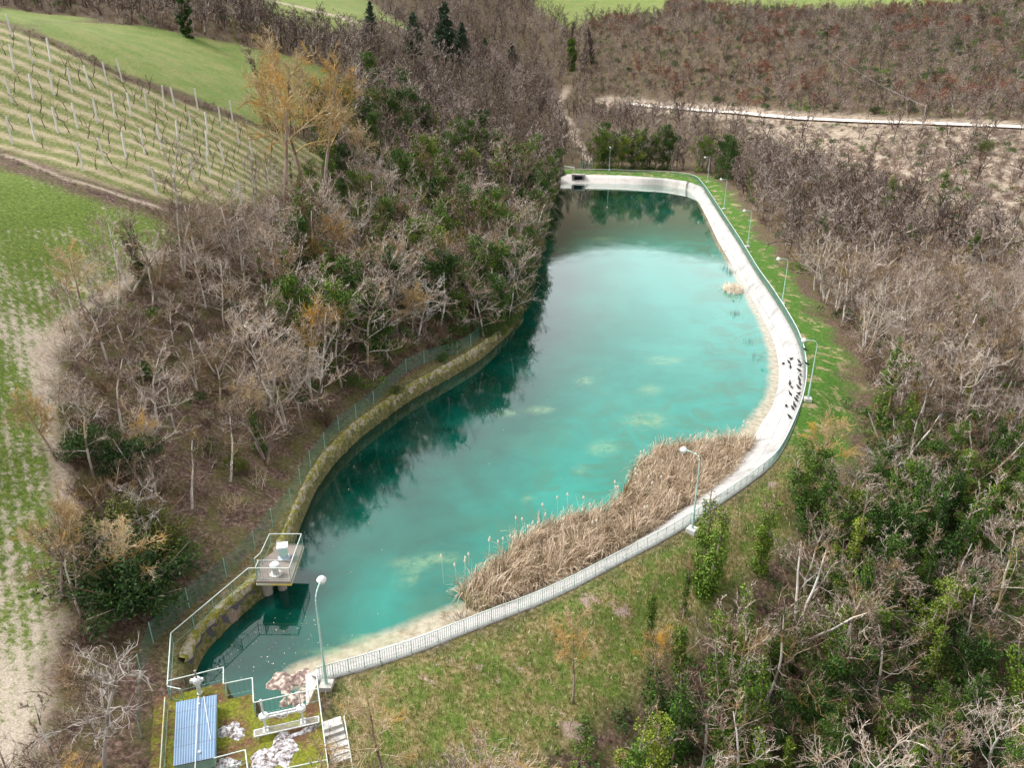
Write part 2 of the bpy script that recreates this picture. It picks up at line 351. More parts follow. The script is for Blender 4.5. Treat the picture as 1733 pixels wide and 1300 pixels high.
cover = mth(n, 'ADD', cover, mth(n, 'SUBTRACT', mth(n, 'MULTIPLY', sc_.outputs[0], 1.9), 1.26))
cropc = mixc(n, mth(n, 'ADD', mth(n, 'MULTIPLY', cover, 1.8), .5, True), soil, crop)
# vineyard
mpv = N(n, 'Mapping'); mpv.inputs['Rotation'].default_value = (0, 0, R(90 + 3)); n.links.new(pos, mpv.inputs[0])
wv = N(n, 'TexWave'); wv.inputs['Scale'].default_value = .105; wv.inputs['Distortion'].default_value = .9; wv.inputs['Detail'].default_value = 2; wv.inputs['Detail Scale'].default_value = .8
n.links.new(mpv.outputs[0], wv.inputs[0])
vg = ramp(n, fine, [(.3, (.06, .09, .018)), (.48, (.16, .18, .05)), (.64, (.40, .32, .17))])
vs = ramp(n, vf, [(.3, (.32, .24, .15)), (.6, (.62, .51, .38))])
vy = mixc(n, ramp(n, mth(n, 'ADD', wv.outputs['Fac'], mth(n, 'MULTIPLY', mth(n, 'SUBTRACT', mid, .5), 2.0)), [(.50, (.08, .08, .08)), (1.0, (.55, .55, .55))]), vg, vs)
vy = mixc(n, ramp(n, mth(n, 'ADD', wv.outputs['Fac'], mth(n, 'MULTIPLY', mth(n, 'SUBTRACT', fine, .5), 1.8)), [(.05, (.6, .6, .6)), (.4, (0, 0, 0))]), vy, (.10, .15, .03))
# meadow, bank grass, dam grass, bare soil
meadow = ramp(n, fine, [(.3, (.07, .125, .02)), (.5, (.135, .20, .04)), (.7, (.25, .29, .09))])
meadow = mixc(n, ramp(n, noise(n, .22, 6, .7, pos), [(.42, (0, 0, 0)), (.62, (.75, .75, .75))]), meadow, ramp(n, fine, [(.3, (.12, .13, .035)), (.6, (.30, .29, .11))]))
bank = ramp(n, fine, [(.3, (.02, .06, .006)), (.5, (.06, .15, .014)), (.7, (.14, .25, .04))])
bank = mixc(n, ramp(n, noise(n, .42, 6, .72, pos, .4), [(.53, (0, 0, 0)), (.61, (.9, .9, .9))]), bank, ramp(n, vf, [(.3, (.2, .17, .06)), (.65, (.50, .36, .24))]))
damg = ramp(n, fine, [(.28, (.05, .055, .012)), (.45, (.17, .15, .045)), (.58, (.34, .27, .13)), (.72, (.56, .46, .33))])
damg = mixc(n, ramp(n, mid, [(.44, (.85, .85, .85)), (.58, (0, 0, 0))]), damg, ramp(n, fine, [(.3, (.05, .10, .012)), (.6, (.13, .21, .03)), (.72, (.30, .34, .12))]))
damg = mixc(n, ramp(n, noise(n, .33, 5, .7, pos), [(.60, (0, 0, 0)), (.66, (.9, .9, .9))]), damg, ramp(n, vf, [(.35, (.28, .18, .15)), (.6, (.55, .42, .36))]))
bare = ramp(n, fine, [(.3, (.24, .17, .12)), (.5, (.46, .37, .29)), (.7, (.68, .58, .47))])
scrub = mixc(n, ramp(n, mid, [(.4, (0, 0, 0)), (.6, (1, 1, 1))]), ramp(n, fine, [(.3, (.08, .055, .04)), (.6, (.24, .18, .13))]), ramp(n, fine, [(.3, (.20, .15, .10)), (.6, (.50, .42, .33))]))
c = litter
for f, col in ((sa.outputs[0], cropc), (sa.outputs[1], vy), (sa.outputs[2], meadow), (sb.outputs[2], scrub), (sb.outputs[1], damg), (sb.outputs[0], bank), (sc_.outputs[1], bare)):
    c = mixc(n, f, c, col)
n.links.new(c, b.inputs['Base Color']); bump(n, b, fine, .8, .18); M['ground'] = m

m, n, b = new_mat('pale gravel track')
pos_ = N(n, 'NewGeometry').outputs['Position']
n.links.new(ramp(n, noise(n, 1.2, 6, .7), [(.3, (.5, .44, .37)), (.55, (.74, .68, .6)), (.7, (.85, .8, .73))]), b.inputs['Base Color']); M['track'] = m

# water
m, n, b = new_mat('pond water')
wa = N(n, 'Attribute', attribute_name='sand_reflection_algae'); sw = N(n, 'SeparateColor'); n.links.new(wa.outputs['Color'], sw.inputs[0])  # red: sandy shallows, green: tone with painted reflections, blue: algae
pos = N(n, 'NewGeometry').outputs['Position']
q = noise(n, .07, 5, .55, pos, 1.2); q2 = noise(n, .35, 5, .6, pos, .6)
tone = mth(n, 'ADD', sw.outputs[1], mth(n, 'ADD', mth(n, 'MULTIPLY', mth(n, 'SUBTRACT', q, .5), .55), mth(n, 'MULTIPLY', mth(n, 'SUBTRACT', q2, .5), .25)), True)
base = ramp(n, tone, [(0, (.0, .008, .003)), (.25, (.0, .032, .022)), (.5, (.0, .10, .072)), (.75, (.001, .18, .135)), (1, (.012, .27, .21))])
alg = mth(n, 'MULTIPLY', sw.outputs[2], ramp(n, noise(n, .22, 6, .65, pos, .8), [(.47, (0, 0, 0)), (.58, (1, 1, 1))]), True)
base = mixc(n, mth(n, 'MULTIPLY', alg, .55), base, (.035, .13, .07))
sh = ramp(n, mth(n, 'ADD', sw.outputs[0], mth(n, 'MULTIPLY', mth(n, 'SUBTRACT', q2, .5), .5)), [(.35, (0, 0, 0)), (.75, (1, 1, 1))])
base = mixc(n, sh, base, ramp(n, noise(n, 1.5, 5, .6, pos), [(.3, (.22, .17, .09)), (.6, (.42, .37, .27))]))
pt = N(n, 'Attribute', attribute_name='patch')
base = mixc(n, mth(n, 'MULTIPLY', pt.outputs['Fac'], ramp(n, noise(n, .9, 5, .7, pos), [(.35, (.0, .0, .0)), (.65, (.7, .7, .7))]), True), base, (.22, .34, .17))
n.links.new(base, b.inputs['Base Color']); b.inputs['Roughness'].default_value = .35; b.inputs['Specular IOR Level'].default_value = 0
gl = N(n, 'BsdfGlossy'); gl.inputs['Roughness'].default_value = .004; gl.inputs['Color'].default_value = (.93, 1, .98, 1)
fr = N(n, 'Fresnel'); fr.inputs['IOR'].default_value = 1.33
rip = N(n, 'Mapping'); rip.inputs['Scale'].default_value = (.9, 1.5, 1); n.links.new(pos, rip.inputs[0])
wvn = noise(n, 2.2, 4, .6, rip.outputs[0]); wl = noise(n, .25, 2, .5, pos)
bp = N(n, 'Bump'); bp.inputs['Distance'].default_value = .006
n.links.new(ramp(n, wl, [(.35, (.10, .10, .10)), (.65, (.55, .55, .55))]), bp.inputs['Strength']); n.links.new(wvn, bp.inputs['Height'])
n.links.new(bp.outputs[0], gl.inputs['Normal']); n.links.new(bp.outputs[0], fr.inputs['Normal'])
ms = N(n, 'MixShader'); n.links.new(mth(n, 'MULTIPLY', fr.outputs[0], 2.15, True), ms.inputs[0]); n.links.new(b.outputs[0], ms.inputs[1]); n.links.new(gl.outputs[0], ms.inputs[2])
n.links.new(ms.outputs[0], [x for x in n.nodes if x.type == 'OUTPUT_MATERIAL'][0].inputs[0]); M['water'] = m

# wire mesh
m, n, b = new_mat('green wire mesh')
uv = N(n, 'UVMap', uv_map='UVMap'); br = N(n, 'TexBrick'); br.offset = .5
br.inputs['Scale'].default_value = 1; br.inputs['Brick Width'].default_value = .07; br.inputs['Row Height'].default_value = .07; br.inputs['Mortar Size'].default_value = .006
br.inputs['Mortar Smooth'].default_value = 0
n.links.new(uv.outputs[0], br.inputs['Vector'])
tr = N(n, 'BsdfTransparent'); ms = N(n, 'MixShader'); b.inputs['Base Color'].default_value = (.07, .20, .14, 1)
n.links.new(br.outputs['Fac'], ms.inputs[0]); n.links.new(tr.outputs[0], ms.inputs[1]); n.links.new(b.outputs[0], ms.inputs[2])
n.links.new(ms.outputs[0], [x for x in n.nodes if x.type == 'OUTPUT_MATERIAL'][0].inputs[0]); M['mesh'] = m
# blue corrugated roof sheets
m, n, b = new_mat('blue roof sheet')
uv = N(n, 'UVMap', uv_map='UVMap'); sx = N(n, 'SeparateXYZ'); n.links.new(uv.outputs[0], sx.inputs[0])
rib = mth(n, 'SINE', mth(n, 'MULTIPLY', sx.outputs[0], 2 * math.pi / .14))
c = mixc(n, ramp(n, rib, [(.55, (0, 0, 0)), (.9, (1, 1, 1))]), ramp(n, noise(n, 1.2, 5), [(.3, (.09, .17, .29)), (.7, (.15, .25, .38))]), (.36, .46, .56))
jn = mth(n, 'LESS_THAN', mth(n, 'FRACT', mth(n, 'MULTIPLY', sx.outputs[1], 1 / 1.25)), .022)
c = mixc(n, mth(n, 'MULTIPLY', jn, .8), c, (.10, .09, .10)); n.links.new(c, b.inputs['Base Color']); b.inputs['Roughness'].default_value = .4; M['roof'] = m

# ---------------------------------------------------------------- mesh helpers
def link_mesh(name, V, F, mat, parent=None, uv=None, smooth_=False):
    me = bpy.data.meshes.new(name); V = np.asarray(V, np.float32)
    if isinstance(F, np.ndarray):
        k = F.shape[1]; nf = len(F)
        me.vertices.add(len(V)); me.vertices.foreach_set('co', V.ravel())
        me.loops.add(nf * k); me.loops.foreach_set('vertex_index', F.astype(np.int32).ravel())
        me.polygons.add(nf); me.polygons.foreach_set('loop_start', np.arange(0, nf * k, k, dtype=np.int32))
        me.update(calc_edges=True)
    else:
        me.from_pydata([tuple(v) for v in V.tolist()], [], F); me.update()
    if smooth_: me.polygons.foreach_set('use_smooth', np.ones(len(me.polygons), bool))
    if uv is not None:
        l = me.uv_layers.new(name='UVMap'); vi = np.zeros(len(me.loops), np.int32); me.loops.foreach_get('vertex_index', vi)
        l.data.foreach_set('uv', np.asarray(uv, np.float32)[vi].ravel())
    for mm in (mat if isinstance(mat, list) else [mat]): me.materials.append(mm)
    o = bpy.data.objects.new(name, me); COL.objects.link(o)
    if parent is not None: o.parent = parent
    return o
def tag(o, label=None, cat=None, group=None, kind=None):
    if label: o['label'] = label
    if cat: o['category'] = cat
    if group: o['group'] = group
    if kind: o['kind'] = kind
    return o
def thing(name, label, cat, loc=(0, 0, 0), rz=0, group=None):
    o = bpy.data.objects.new(name, None); COL.objects.link(o); o.location = loc; o.rotation_euler = (0, 0, rz)
    o.empty_display_size = .3
    return tag(o, label, cat, group)
def tubes(segs, n=4):
    """segs: (p0, p1, r0, r1) -> V, F(quads)"""
    p0 = np.array([s[0] for s in segs], float); p1 = np.array([s[1] for s in segs], float)
    r0 = np.array([s[2] for s in segs]); r1 = np.array([s[3] for s in segs])
    d = p1 - p0; d /= (np.linalg.norm(d, axis=1, keepdims=True) + 1e-9)
    ref = np.where(np.abs(d[:, 2:3]) > .9, [[1., 0, 0]], [[0, 0, 1.]])
    a = np.cross(d, ref); a /= np.linalg.norm(a, axis=1, keepdims=True); b = np.cross(d, a)
    th = np.arange(n) * 2 * math.pi / n
    ring = a[:, None] * np.cos(th)[None, :, None] + b[:, None] * np.sin(th)[None, :, None]
    V = np.concatenate([p0[:, None] + ring * r0[:, None, None], p1[:, None] + ring * r1[:, None, None]], 1).reshape(-1, 3)
    base = np.arange(len(segs))[:, None] * 2 * n; k = np.arange(n)[None]; k2 = (k + 1) % n
    F = np.stack([base + k, base + k2, base + n + k2, base + n + k], 2).reshape(-1, 4)
    return V, F
class MB:
    """collects boxes, tubes and lathes; builds ONE mesh"""
    def __init__(s): s.v = []; s.f = []
    def add(s, V, F):
        o = len(s.v); s.v += [tuple(map(float, v)) for v in V]; s.f += [[int(i) + o for i in f] for f in F]; return s
    def box(s, c, d, rz=0):
        x, y, z = d[0] / 2, d[1] / 2, d[2] / 2; co, si = math.cos(rz), math.sin(rz); V = []
        for a in (-1, 1):
            for b_ in (-1, 1):
                for e in (-1, 1): V.append((c[0] + a * x * co - b_ * y * si, c[1] + a * x * si + b_ * y * co, c[2] + e * z))
        return s.add(V, [(0, 1, 3, 2), (4, 6, 7, 5), (0, 4, 5, 1), (2, 3, 7, 6), (0, 2, 6, 4), (1, 5, 7, 3)])
    def bar(s, a, b_, r, n=4, r1=None):
        V, F = tubes([(a, b_, r, r if r1 is None else r1)], n); F = F.tolist(); F.append(list(range(n))[::-1]); F.append(list(range(n, 2 * n))); return s.add(V, F)
    def lathe(s, c, prof, n=14):
        V = []; F = []
        for r, z in prof:
            for k in range(n): V.append((c[0] + r * math.cos(2 * math.pi * k / n), c[1] + r * math.sin(2 * math.pi * k / n), c[2] + z))
        for i in range(len(prof) - 1):
            for k in range(n): F.append((i * n + k, i * n + (k + 1) % n, (i + 1) * n + (k + 1) % n, (i + 1) * n + k))
        F.append(list(range(n))[::-1]); F.append([(len(prof) - 1) * n + k for k in range(n)]); return s.add(V, F)
    def build(s, name, mat, parent=None, smooth_=False): return link_mesh(name, s.v, s.f, mat, parent, smooth_=smooth_)
def ball(r, zc=0, n=7): return [(max(.002, r * math.sin(math.pi * i / n)), zc - r * math.cos(math.pi * i / n)) for i in range(n + 1)]
def prism(poly, z0, z1):
    n = len(poly); V = [(x, y, z0) for x, y in poly] + [(x, y, z1) for x, y in poly]
    F = [(i, (i + 1) % n, n + (i + 1) % n, n + i) for i in range(n)] + [list(range(n))[::-1], list(range(n, 2 * n))]
    return V, F

# ---------------------------------------------------------------- GROUND
def spaced(a, b, s): return np.arange(a, b, s)
def grow(start, end, s0, g):
    out = [start]; s = s0
    while out[-1] < end: s *= g; out.append(out[-1] + s)
    return np.array(out[1:])
xa = np.concatenate([-grow(62, 460, .6, 1.045)[::-1], spaced(-62, 62.01, .5), grow(62, 460, .6, 1.045)])
ya = np.concatenate([-grow(-24, 70, 1.5, 1.3)[::-1], spaced(24, 130, .5), spaced(130, 250, 1.0), grow(249, 800, 1.1, 1.03)])
XX, YY = np.meshgrid(xa, ya); xf, yf = XX.ravel(), YY.ravel()
zf = height(xf, yf)
print('ground verts', len(xf), 'z', zf.min(), zf.max())
ny, nx = XX.shape; ii = (np.arange(ny - 1)[:, None] * nx + np.arange(nx - 1)[None]).ravel()
F = np.stack([ii, ii + 1, ii + nx + 1, ii + nx], 1)
ground = link_mesh('ground', np.stack([xf, yf, zf], 1), F, M['ground'], smooth_=True); tag(ground, kind='structure')
a = np.zeros((len(xf), 4), np.float32); bz = a.copy(); cz = a.copy(); a[:, 3] = bz[:, 3] = cz[:, 3] = 1
a[:, 0] = soft(xf, yf, Z_crop, 1.6, .5); a[:, 1] = soft(xf, yf, Z_vine, 2, .6)
a[:, 2] = np.maximum.reduce([soft(xf, yf, Z_mead, 1.5, .8, .3), soft(xf, yf, Z_farl, 4, 2, .1), soft(xf, yf, Z_farm, 4, 3, .1), soft(xf, yf, Z_farr, 4, 3, .1), soft(xf, yf, Z_strip, 2, 1)])
dF = dist(xf, yf, fence_line); ins = inside(xf, yf, outer)
bankm = np.clip((6.5 + 2.0 * nz2(xf, yf, .35, 3) - dF) / 2.5, 0, 1) * (yf > 62) * (xf > 0) * (xf > np.interp(yf, [60, 75, 85], [30, 24, 20]))
bankm *= np.clip((yf - 62) / 6, 0, 1)
dR = dist(xf, yf, far_rail); bankm = np.maximum(bankm, np.clip((7 - dR) / 2, 0, 1) * (yf > 200))
bz[:, 0] = bankm; bz[:, 1] = soft(xf, yf, Z_damg, 2.2, 1.0); bz[:, 2] = np.maximum(soft(xf, yf, Z_scrub, 8, 4, .1), lsoft(xf, yf, track_c, 7, 5, 2, .1))
dl = dist(xf, yf, wall_line); bz[:, 1] = np.maximum(bz[:, 1], np.clip((1.9 - dl), 0, 1) * (yf < 140) * .45)
# crop cover: sparse low on the slope, dense in the upper part
px_, py_, _ = proj(xf, yf, zf)
cz[:, 0] = np.clip(.75 - np.clip((py_ - 560) / 700, 0, 1) * .25 + .26 * np.clip((520 - py_) / 240, 0, 1) - .16 * np.clip((px_ + .35 * (900 - py_) - 110) / 70, 0, 1) * np.clip((py_ - 400) / 200, 0, 1) + .16 * nz2(xf, yf, .16, 3), 0, 1)
cz[:, 1] = np.maximum.reduce([lsoft(xf, yf, path_c, .55, .8, .5), lsoft(xf, yf, gully, 1.6, 2, 1.5, .2) * .7, lsoft(xf, yf, scar, 3, 4, 4, .12) * .5,
    lsoft(xf, yf, GP([(5,262),(120,305),(200,330),(275,352)]), .35, .5, .3) * .8, lsoft(xf, yf, GP([(440,-5),(500,10),(600,36)]), 2.0, 2, 1) * .8, lsoft(xf, yf, GP([(1080,170),(1200,184),(1300,190)]), 2, 2, 2) * .5])
for nm, arr in (('zone_a', a), ('zone_b', bz), ('zone_c', cz)):
    at = ground.data.color_attributes.new(nm, 'FLOAT_COLOR', 'POINT'); at.data.foreach_set('color', arr.ravel())
# gravel track on the far hillside
def ribbon(name, line, wdt, mat, dz=.06, cross=3):
    t = np.gradient(line, axis=0); t /= np.linalg.norm(t, axis=1, keepdims=True); nn = np.stack([-t[:, 1], t[:, 0]], 1)
    wv_ = wdt * (1 + .18 * np.sin(np.arange(len(line)) * 1.7) * np.sin(np.arange(len(line)) * .6))
    rowsv = [line + nn * (k / (cross - 1) - .5)[..., None] * wv_[:, None] if False else line + nn * ((k / (cross - 1) - .5) * wv_)[:, None] for k in range(cross)]
    A = np.stack(rowsv, 1).reshape(-1, 2); zc_ = height(line[:, 0], line[:, 1]); zz = np.repeat(zc_, cross) + dz
    zz = np.maximum(zz, height(A[:, 0], A[:, 1]) + dz)
    i = (np.arange(len(line) - 1)[:, None] * cross + np.arange(cross - 1)[None]).ravel()
    return link_mesh(name, np.column_stack([A, zz]), np.stack([i, i + cross, i + cross + 1, i + 1], 1), mat)
tag(ribbon('track', track_c[4:], 3.6, M['track'], .15), kind='structure')

# ---------------------------------------------------------------- WATER
lo = outer.min(0) - 1; hi = outer.max(0) + 1
gx = np.arange(lo[0], hi[0], .6); gy = np.concatenate([np.arange(lo[1], 150, .6), np.arange(150, hi[1] + 1.5, 1.2)])
WX, WY = np.meshgrid(gx, gy); wx, wy = WX.ravel(), WY.ravel(); sdv = sdist(wx, wy, outer)
ny, nx = WX.shape; ii = (np.arange(ny - 1)[:, None] * nx + np.arange(nx - 1)[None]).ravel()
F = np.stack([ii, ii + 1, ii + nx + 1, ii + nx], 1); F = F[(sdv[F] > -.30).all(1)]
used, inv = np.unique(F, return_inverse=True); F = inv.reshape(-1, 4); wx, wy = wx[used], wy[used]
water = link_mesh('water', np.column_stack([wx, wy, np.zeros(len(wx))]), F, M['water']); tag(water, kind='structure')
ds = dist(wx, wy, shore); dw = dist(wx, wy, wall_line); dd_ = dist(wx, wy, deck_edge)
px_, py_, _ = proj(wx, wy, wx * 0)
wc = np.zeros((len(wx), 4), np.float32); wc[:, 3] = 1
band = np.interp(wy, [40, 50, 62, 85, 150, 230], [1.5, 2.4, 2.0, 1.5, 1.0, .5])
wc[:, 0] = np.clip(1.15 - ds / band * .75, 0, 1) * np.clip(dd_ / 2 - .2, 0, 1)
tone = .18 + .66 * np.clip((dw - 4) / 20, 0, 1)  # darker near the wooded wall: tree reflection painted into the water colour
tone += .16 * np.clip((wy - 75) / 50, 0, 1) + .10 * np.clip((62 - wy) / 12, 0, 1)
tone *= np.interp(wy, [38, 46, 60, 80, 150, 172, 200, 240], [1.05, 1.0, .98, 1.0, 1.15, .55, .42, .42]); tone += .22 * np.exp(-((px_ - 640) ** 2 + (py_ - 990) ** 2) / 90 ** 2)  # far end darkened, middle lightened: hill and sky reflections painted into the colour
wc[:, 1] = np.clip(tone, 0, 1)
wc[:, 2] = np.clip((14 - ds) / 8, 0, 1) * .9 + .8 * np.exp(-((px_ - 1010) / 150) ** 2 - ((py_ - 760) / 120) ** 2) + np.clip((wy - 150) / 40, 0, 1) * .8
wc[:, 2] = np.clip(wc[:, 2] * np.clip(dw / 12 - .3, 0, 1), 0, 1)
at = water.data.color_attributes.new('sand_reflection_algae', 'FLOAT_COLOR', 'POINT'); at.data.foreach_set('color', wc.ravel())
pa = np.zeros(len(wx), np.float32)
for cx, cy, rx, ry in [(700,955,38,9),(740,945,40,7),(690,975,14,16),(1021,759,24,12),(1095,712,38,14),(982,795,10,6),(893,845,8,5),(915,694,24,6),(990,645,14,6),(860,700,16,5),(1020,404,18,3),(1150,350,22,2),(1100,660,18,8),(1125,610,26,7),(560,1105,40,8),(625,1085,44,9)]:
    pa = np.maximum(pa, np.exp(-(((px_ - cx) / rx) ** 2 + ((py_ - cy) / ry) ** 2) ** 1.5))
at = water.data.attributes.new('patch', 'FLOAT', 'POINT'); at.data.foreach_set('value', pa)

# ---------------------------------------------------------------- concrete lining (slope from crest to waterline)
def lining(name, cr, sh_, mat, label, cat, ztop=2.0):
    L = np.concatenate([[0], np.cumsum(np.linalg.norm(np.diff(cr, axis=0), axis=1))]); Ls = np.concatenate([[0], np.cumsum(np.linalg.norm(np.diff(sh_, axis=0), axis=1))])
    near_i = np.array([int(np.argmin(((sh_ - c_) ** 2).sum(1))) for c_ in cr]); near_i = np.maximum.accumulate(near_i).astype(float)
    for _ in range(12): near_i[1:-1] = .25 * near_i[:-2] + .5 * near_i[1:-1] + .25 * near_i[2:]
    sp = np.stack([np.interp(near_i, np.arange(len(sh_)), sh_[:, k]) for k in (0, 1)], 1)
    nrm = sp - cr; ln = np.linalg.norm(nrm, axis=1, keepdims=True); nrm = nrm / ln
    stations = [(-.12, -1.2, None), (-.12, ztop + .03, None), (.35, ztop + .03, None)]
    V = []; U = []
    for k, (off, z, _) in enumerate(stations):
        V.append(np.column_stack([cr + nrm * off, np.full(len(cr), z)])); U.append(np.column_stack([L, np.full(len(cr), off - .35)]))
    for t in (.35, .7, 1.0, 1.35):
        pz = cr + nrm * .35 + (sp - cr - nrm * .35) * t; V.append(np.column_stack([pz, np.full(len(cr), (ztop + .03) * (1 - t))])); U.append(np.column_stack([L, t * ln[:, 0]]))
    k = len(V); V = np.stack(V, 1).reshape(-1, 3); U = np.stack(U, 1).reshape(-1, 2)
    i = (np.arange(len(cr) - 1)[:, None] * k + np.arange(k - 1)[None]).ravel()
    o = link_mesh(name, V, np.stack([i, i + 1, i + k + 1, i + k], 1), mat, uv=U); tag(o, label, cat); return o
i_far = int(np.argmin(np.hypot(*(crest - P(1165, 307.5, 2.0)).T))); j_far = int(np.argmin(np.hypot(*(shore - P(1165, 321, 0)).T)))
lining('concrete_embankment', crest[:i_far + 1], shore[:j_far + 5], M['slab'], 'long curved white concrete slope lining the pond below the green railing', 'embankment')
fw = thing('retaining_wall', 'grey concrete wall with dark sluice opening at the far end of the pond', 'wall')
o = lining('wall_face', crest[i_far - 1:], shore[j_far - 5:], M['farwall'], None, None); o.parent = fw
del_keys = [k for k in ('label', 'category') if k in o]
for k in del_keys: del o[k]
# sluice opening in the far wall
ox, oy = P(978, 301, 1.1)
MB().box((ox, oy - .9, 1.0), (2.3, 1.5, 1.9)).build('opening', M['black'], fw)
mb = MB().box((ox - 1.55, oy - .9, 1.15), (.7, 1.9, 2.4)).box((ox + 1.55, oy - .9, 1.15), (.7, 1.9, 2.4)).box((ox, oy - .9, 2.15), (3.9, 2.0, .35)); mb.build('surround', M['farwall'], fw)

# ---------------------------------------------------------------- mossy stone wall of the wooded shore
def wall_strip(name, line, w_top, z0, z1, mat_top, mat_face, parent, rough=.10, seedv=0):
    """top course + water face, lumpy"""
    rs = np.random.RandomState(seedv); line = resample(line, .5)
    t = np.gradient(line, axis=0); t /= np.linalg.norm(t, axis=1, keepdims=True); nn = np.stack([t[:, 1], -t[:, 0]], 1)
    # make nn point away from the water
    test = line[len(line) // 2] + nn[len(line) // 2] * 1.0
    if inside(np.array([test[0]]), np.array([test[1]]), water_poly)[0]: nn = -nn
    prof = [(0.02, -1.0), (0.0, z1 * .35), (-.02, z1 * .7), (.03, z1 - .05), (.18, z1 + .04), (w_top - .15, z1 + .05), (w_top, z1 - .03), (w_top + .05, .8)]
    V = []
    for off, z in prof:
        j = rs.randn(len(line)) * rough * (.8 if z > 0 else 0); jz = rs.randn(len(line)) * rough * .4
        V.append(np.column_stack([line + nn * (off + j)[:, None], z + jz]))
    k = len(prof); V = np.stack(V, 1).reshape(-1, 3); i = (np.arange(len(line) - 1)[:, None] * k + np.arange(k - 1)[None])
    F = np.stack([i, i + 1, i + k + 1, i + k], 2)
    o = link_mesh(name, V, F.reshape(-1, 4), [mat_top, mat_face], parent)
    mi = np.zeros((len(line) - 1, k - 1), np.int32); mi[:, :2] = 1; o.data.polygons.foreach_set('material_index', mi.ravel()); return o
sw_ = thing('stone_wall', 'low mossy stone wall curving along the wooded shore of the pond', 'wall')
i_pl = int(np.argmin(np.hypot(*(wall_line - P(484, 950, 0)).T)))
wall_strip('wall_body', wall_line[:i_pl], .46, 0, 1.75, M['stone'], M['stone'], sw_, .07, 1)
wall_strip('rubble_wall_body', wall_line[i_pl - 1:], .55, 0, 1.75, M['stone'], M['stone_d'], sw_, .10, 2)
led = resample(wall_line[5:], .8); Vt, Ft = tubes([((*a_, .04), (*b_, .04), .11, .11) for a_, b_ in zip(led[:-1], led[1:])], 5)
link_mesh('ledge', Vt, Ft, M['wetline'], sw_)

# ---------------------------------------------------------------- railings
def railing(name, label, line, z, parent=None, h=1.05, step=.16, post=2.0, mats=('rail_top', 'green_metal'), group=None, r_top=.035, bar_r=.011, zl=None):
    """line: Nx2 foot line; z base"""
    t = thing(name, label, 'railing', group=group); L = resample(line, 1.0 if len(line) > 30 else 50)
    zz = lambda k: z if zl is None else zl[k]
    L3 = [np.array([p[0], p[1], z]) for p in L]
    up = np.array([0, 0, h])
    s = [(a_ + up, b_ + up, r_top, r_top) for a_, b_ in zip(L3[:-1], L3[1:])]
    V, F = tubes(s, 6); link_mesh('top_rail', V, F, M[mats[0]], t)
    lo_ = np.array([0, 0, .10]); s = [(a_ + lo_, b_ + lo_, .018, .018) for a_, b_ in zip(L3[:-1], L3[1:])]; V, F = tubes(s, 4)
    link_mesh('bottom_rail', V, F, M[mats[1]], t)
    fine_ = resample(line, step); s = [((p[0], p[1], z + .1), (p[0], p[1], z + h), bar_r, bar_r) for p in fine_]; V, F = tubes(s, 4)
    link_mesh('balusters', V, F, M['bar_green'], t)['kind'] = 'stuff'
    pts = resample(line, post)
    if len(pts) > 100: pts = pts[:100]
    for p in pts: MB().bar((p[0], p[1], z - .1), (p[0], p[1], z + h), .028, 6).build('post', M[mats[1]], t)
    return t
i_mid = int(np.argmin(np.hypot(*(fence_line - P(1290, 790, 2.0)).T)))
railing('railing', 'pale green bar railing along the embankment beside the reed bed', fence_line[:i_mid], 2.02, bar_r=.013)
railing('railing', 'long pale green bar railing curving past the lamps and bank grass', fence_line[i_mid - 1:], 2.02, step=.14, bar_r=.016, post=2.4, r_top=.05)
railing('railing', 'low straight green railing behind the far concrete wall', far_rail, 2.0, step=.3, bar_r=.014, r_top=.05)
# works platform railings (pixels are the top rail)
def RT(pts): return PL(pts, 3.1)
railing('railing', 'railing along the mossy walkway leading to the inlet platform', RT([(283,1160),(289,1072),(420,962),(489,962),(510,904),(456,904),(441,936),(430,946)]), 2.05, step=.2)
railing('gate', 'small half open railing gate at the entrance of the inlet platform', RT([(432,961),(437,949)]), 2.05, step=.12)['category'] = 'gate'
railing('railing', 'railing behind the white valve post at the dark corner of the pond', RT([(284,1153),(378,1130),(378,1158),(427,1148),(429,1190),(538,1166)]), 2.05, step=.28)
railing('railing', 'short stub railing between the walkway corner and the valve post', RT([(283,1162),(306,1167)]), 2.05, step=.28)
railing('railing', 'railing beside the concrete steps running down from the near lamp', RT([(535,1133),(538,1166),(555,1297),(560,1335)]), 2.05, step=.3)
railing('railing', 'yellow lichened railing along the outer edge of the blue roofed hatch', RT([(279,1181),(271,1300),(268,1345)]), 2.05, mats=('rail_yellow', 'green_metal'), step=.2)
railing('railing', 'cut short railing at the lower corner of the blue roofed hatch', RT([(362,1284),(415,1270),(420,1310)]), 2.05, step=.3)
railing('railing', 'railing in front of the white gravel at the foot of the sluice platform', RT([(470,1304),(553,1287)]), 2.05, step=.3)
hr = thing('handrail', 'thin mint green handrail on the grass side of the concrete steps', 'handrail')
a_, b_ = P(582, 1212, 3.0), P(600, 1320, 2.2)
MB().bar((*a_, 3.0), (*b_, 2.2), .035, 6).build('rail', M['rail_top'], hr)
for t_ in (0, .5, 1): x, y, z = a_[0] + (b_[0] - a_[0]) * t_, a_[1] + (b_[1] - a_[1]) * t_, 3.0 - .8 * t_; MB().bar((x, y, z - 1.3), (x, y, z), .025, 6).build('post', M['green_metal'], hr)

# ---------------------------------------------------------------- works platform
V, F = prism([tuple(p) for p in deck_poly], -1.5, 2.03)
deck = link_mesh('works_platform', V, F, M['mossdeck']); tag(deck, 'mossy concrete works platform at the near corner of the pond', 'platform')
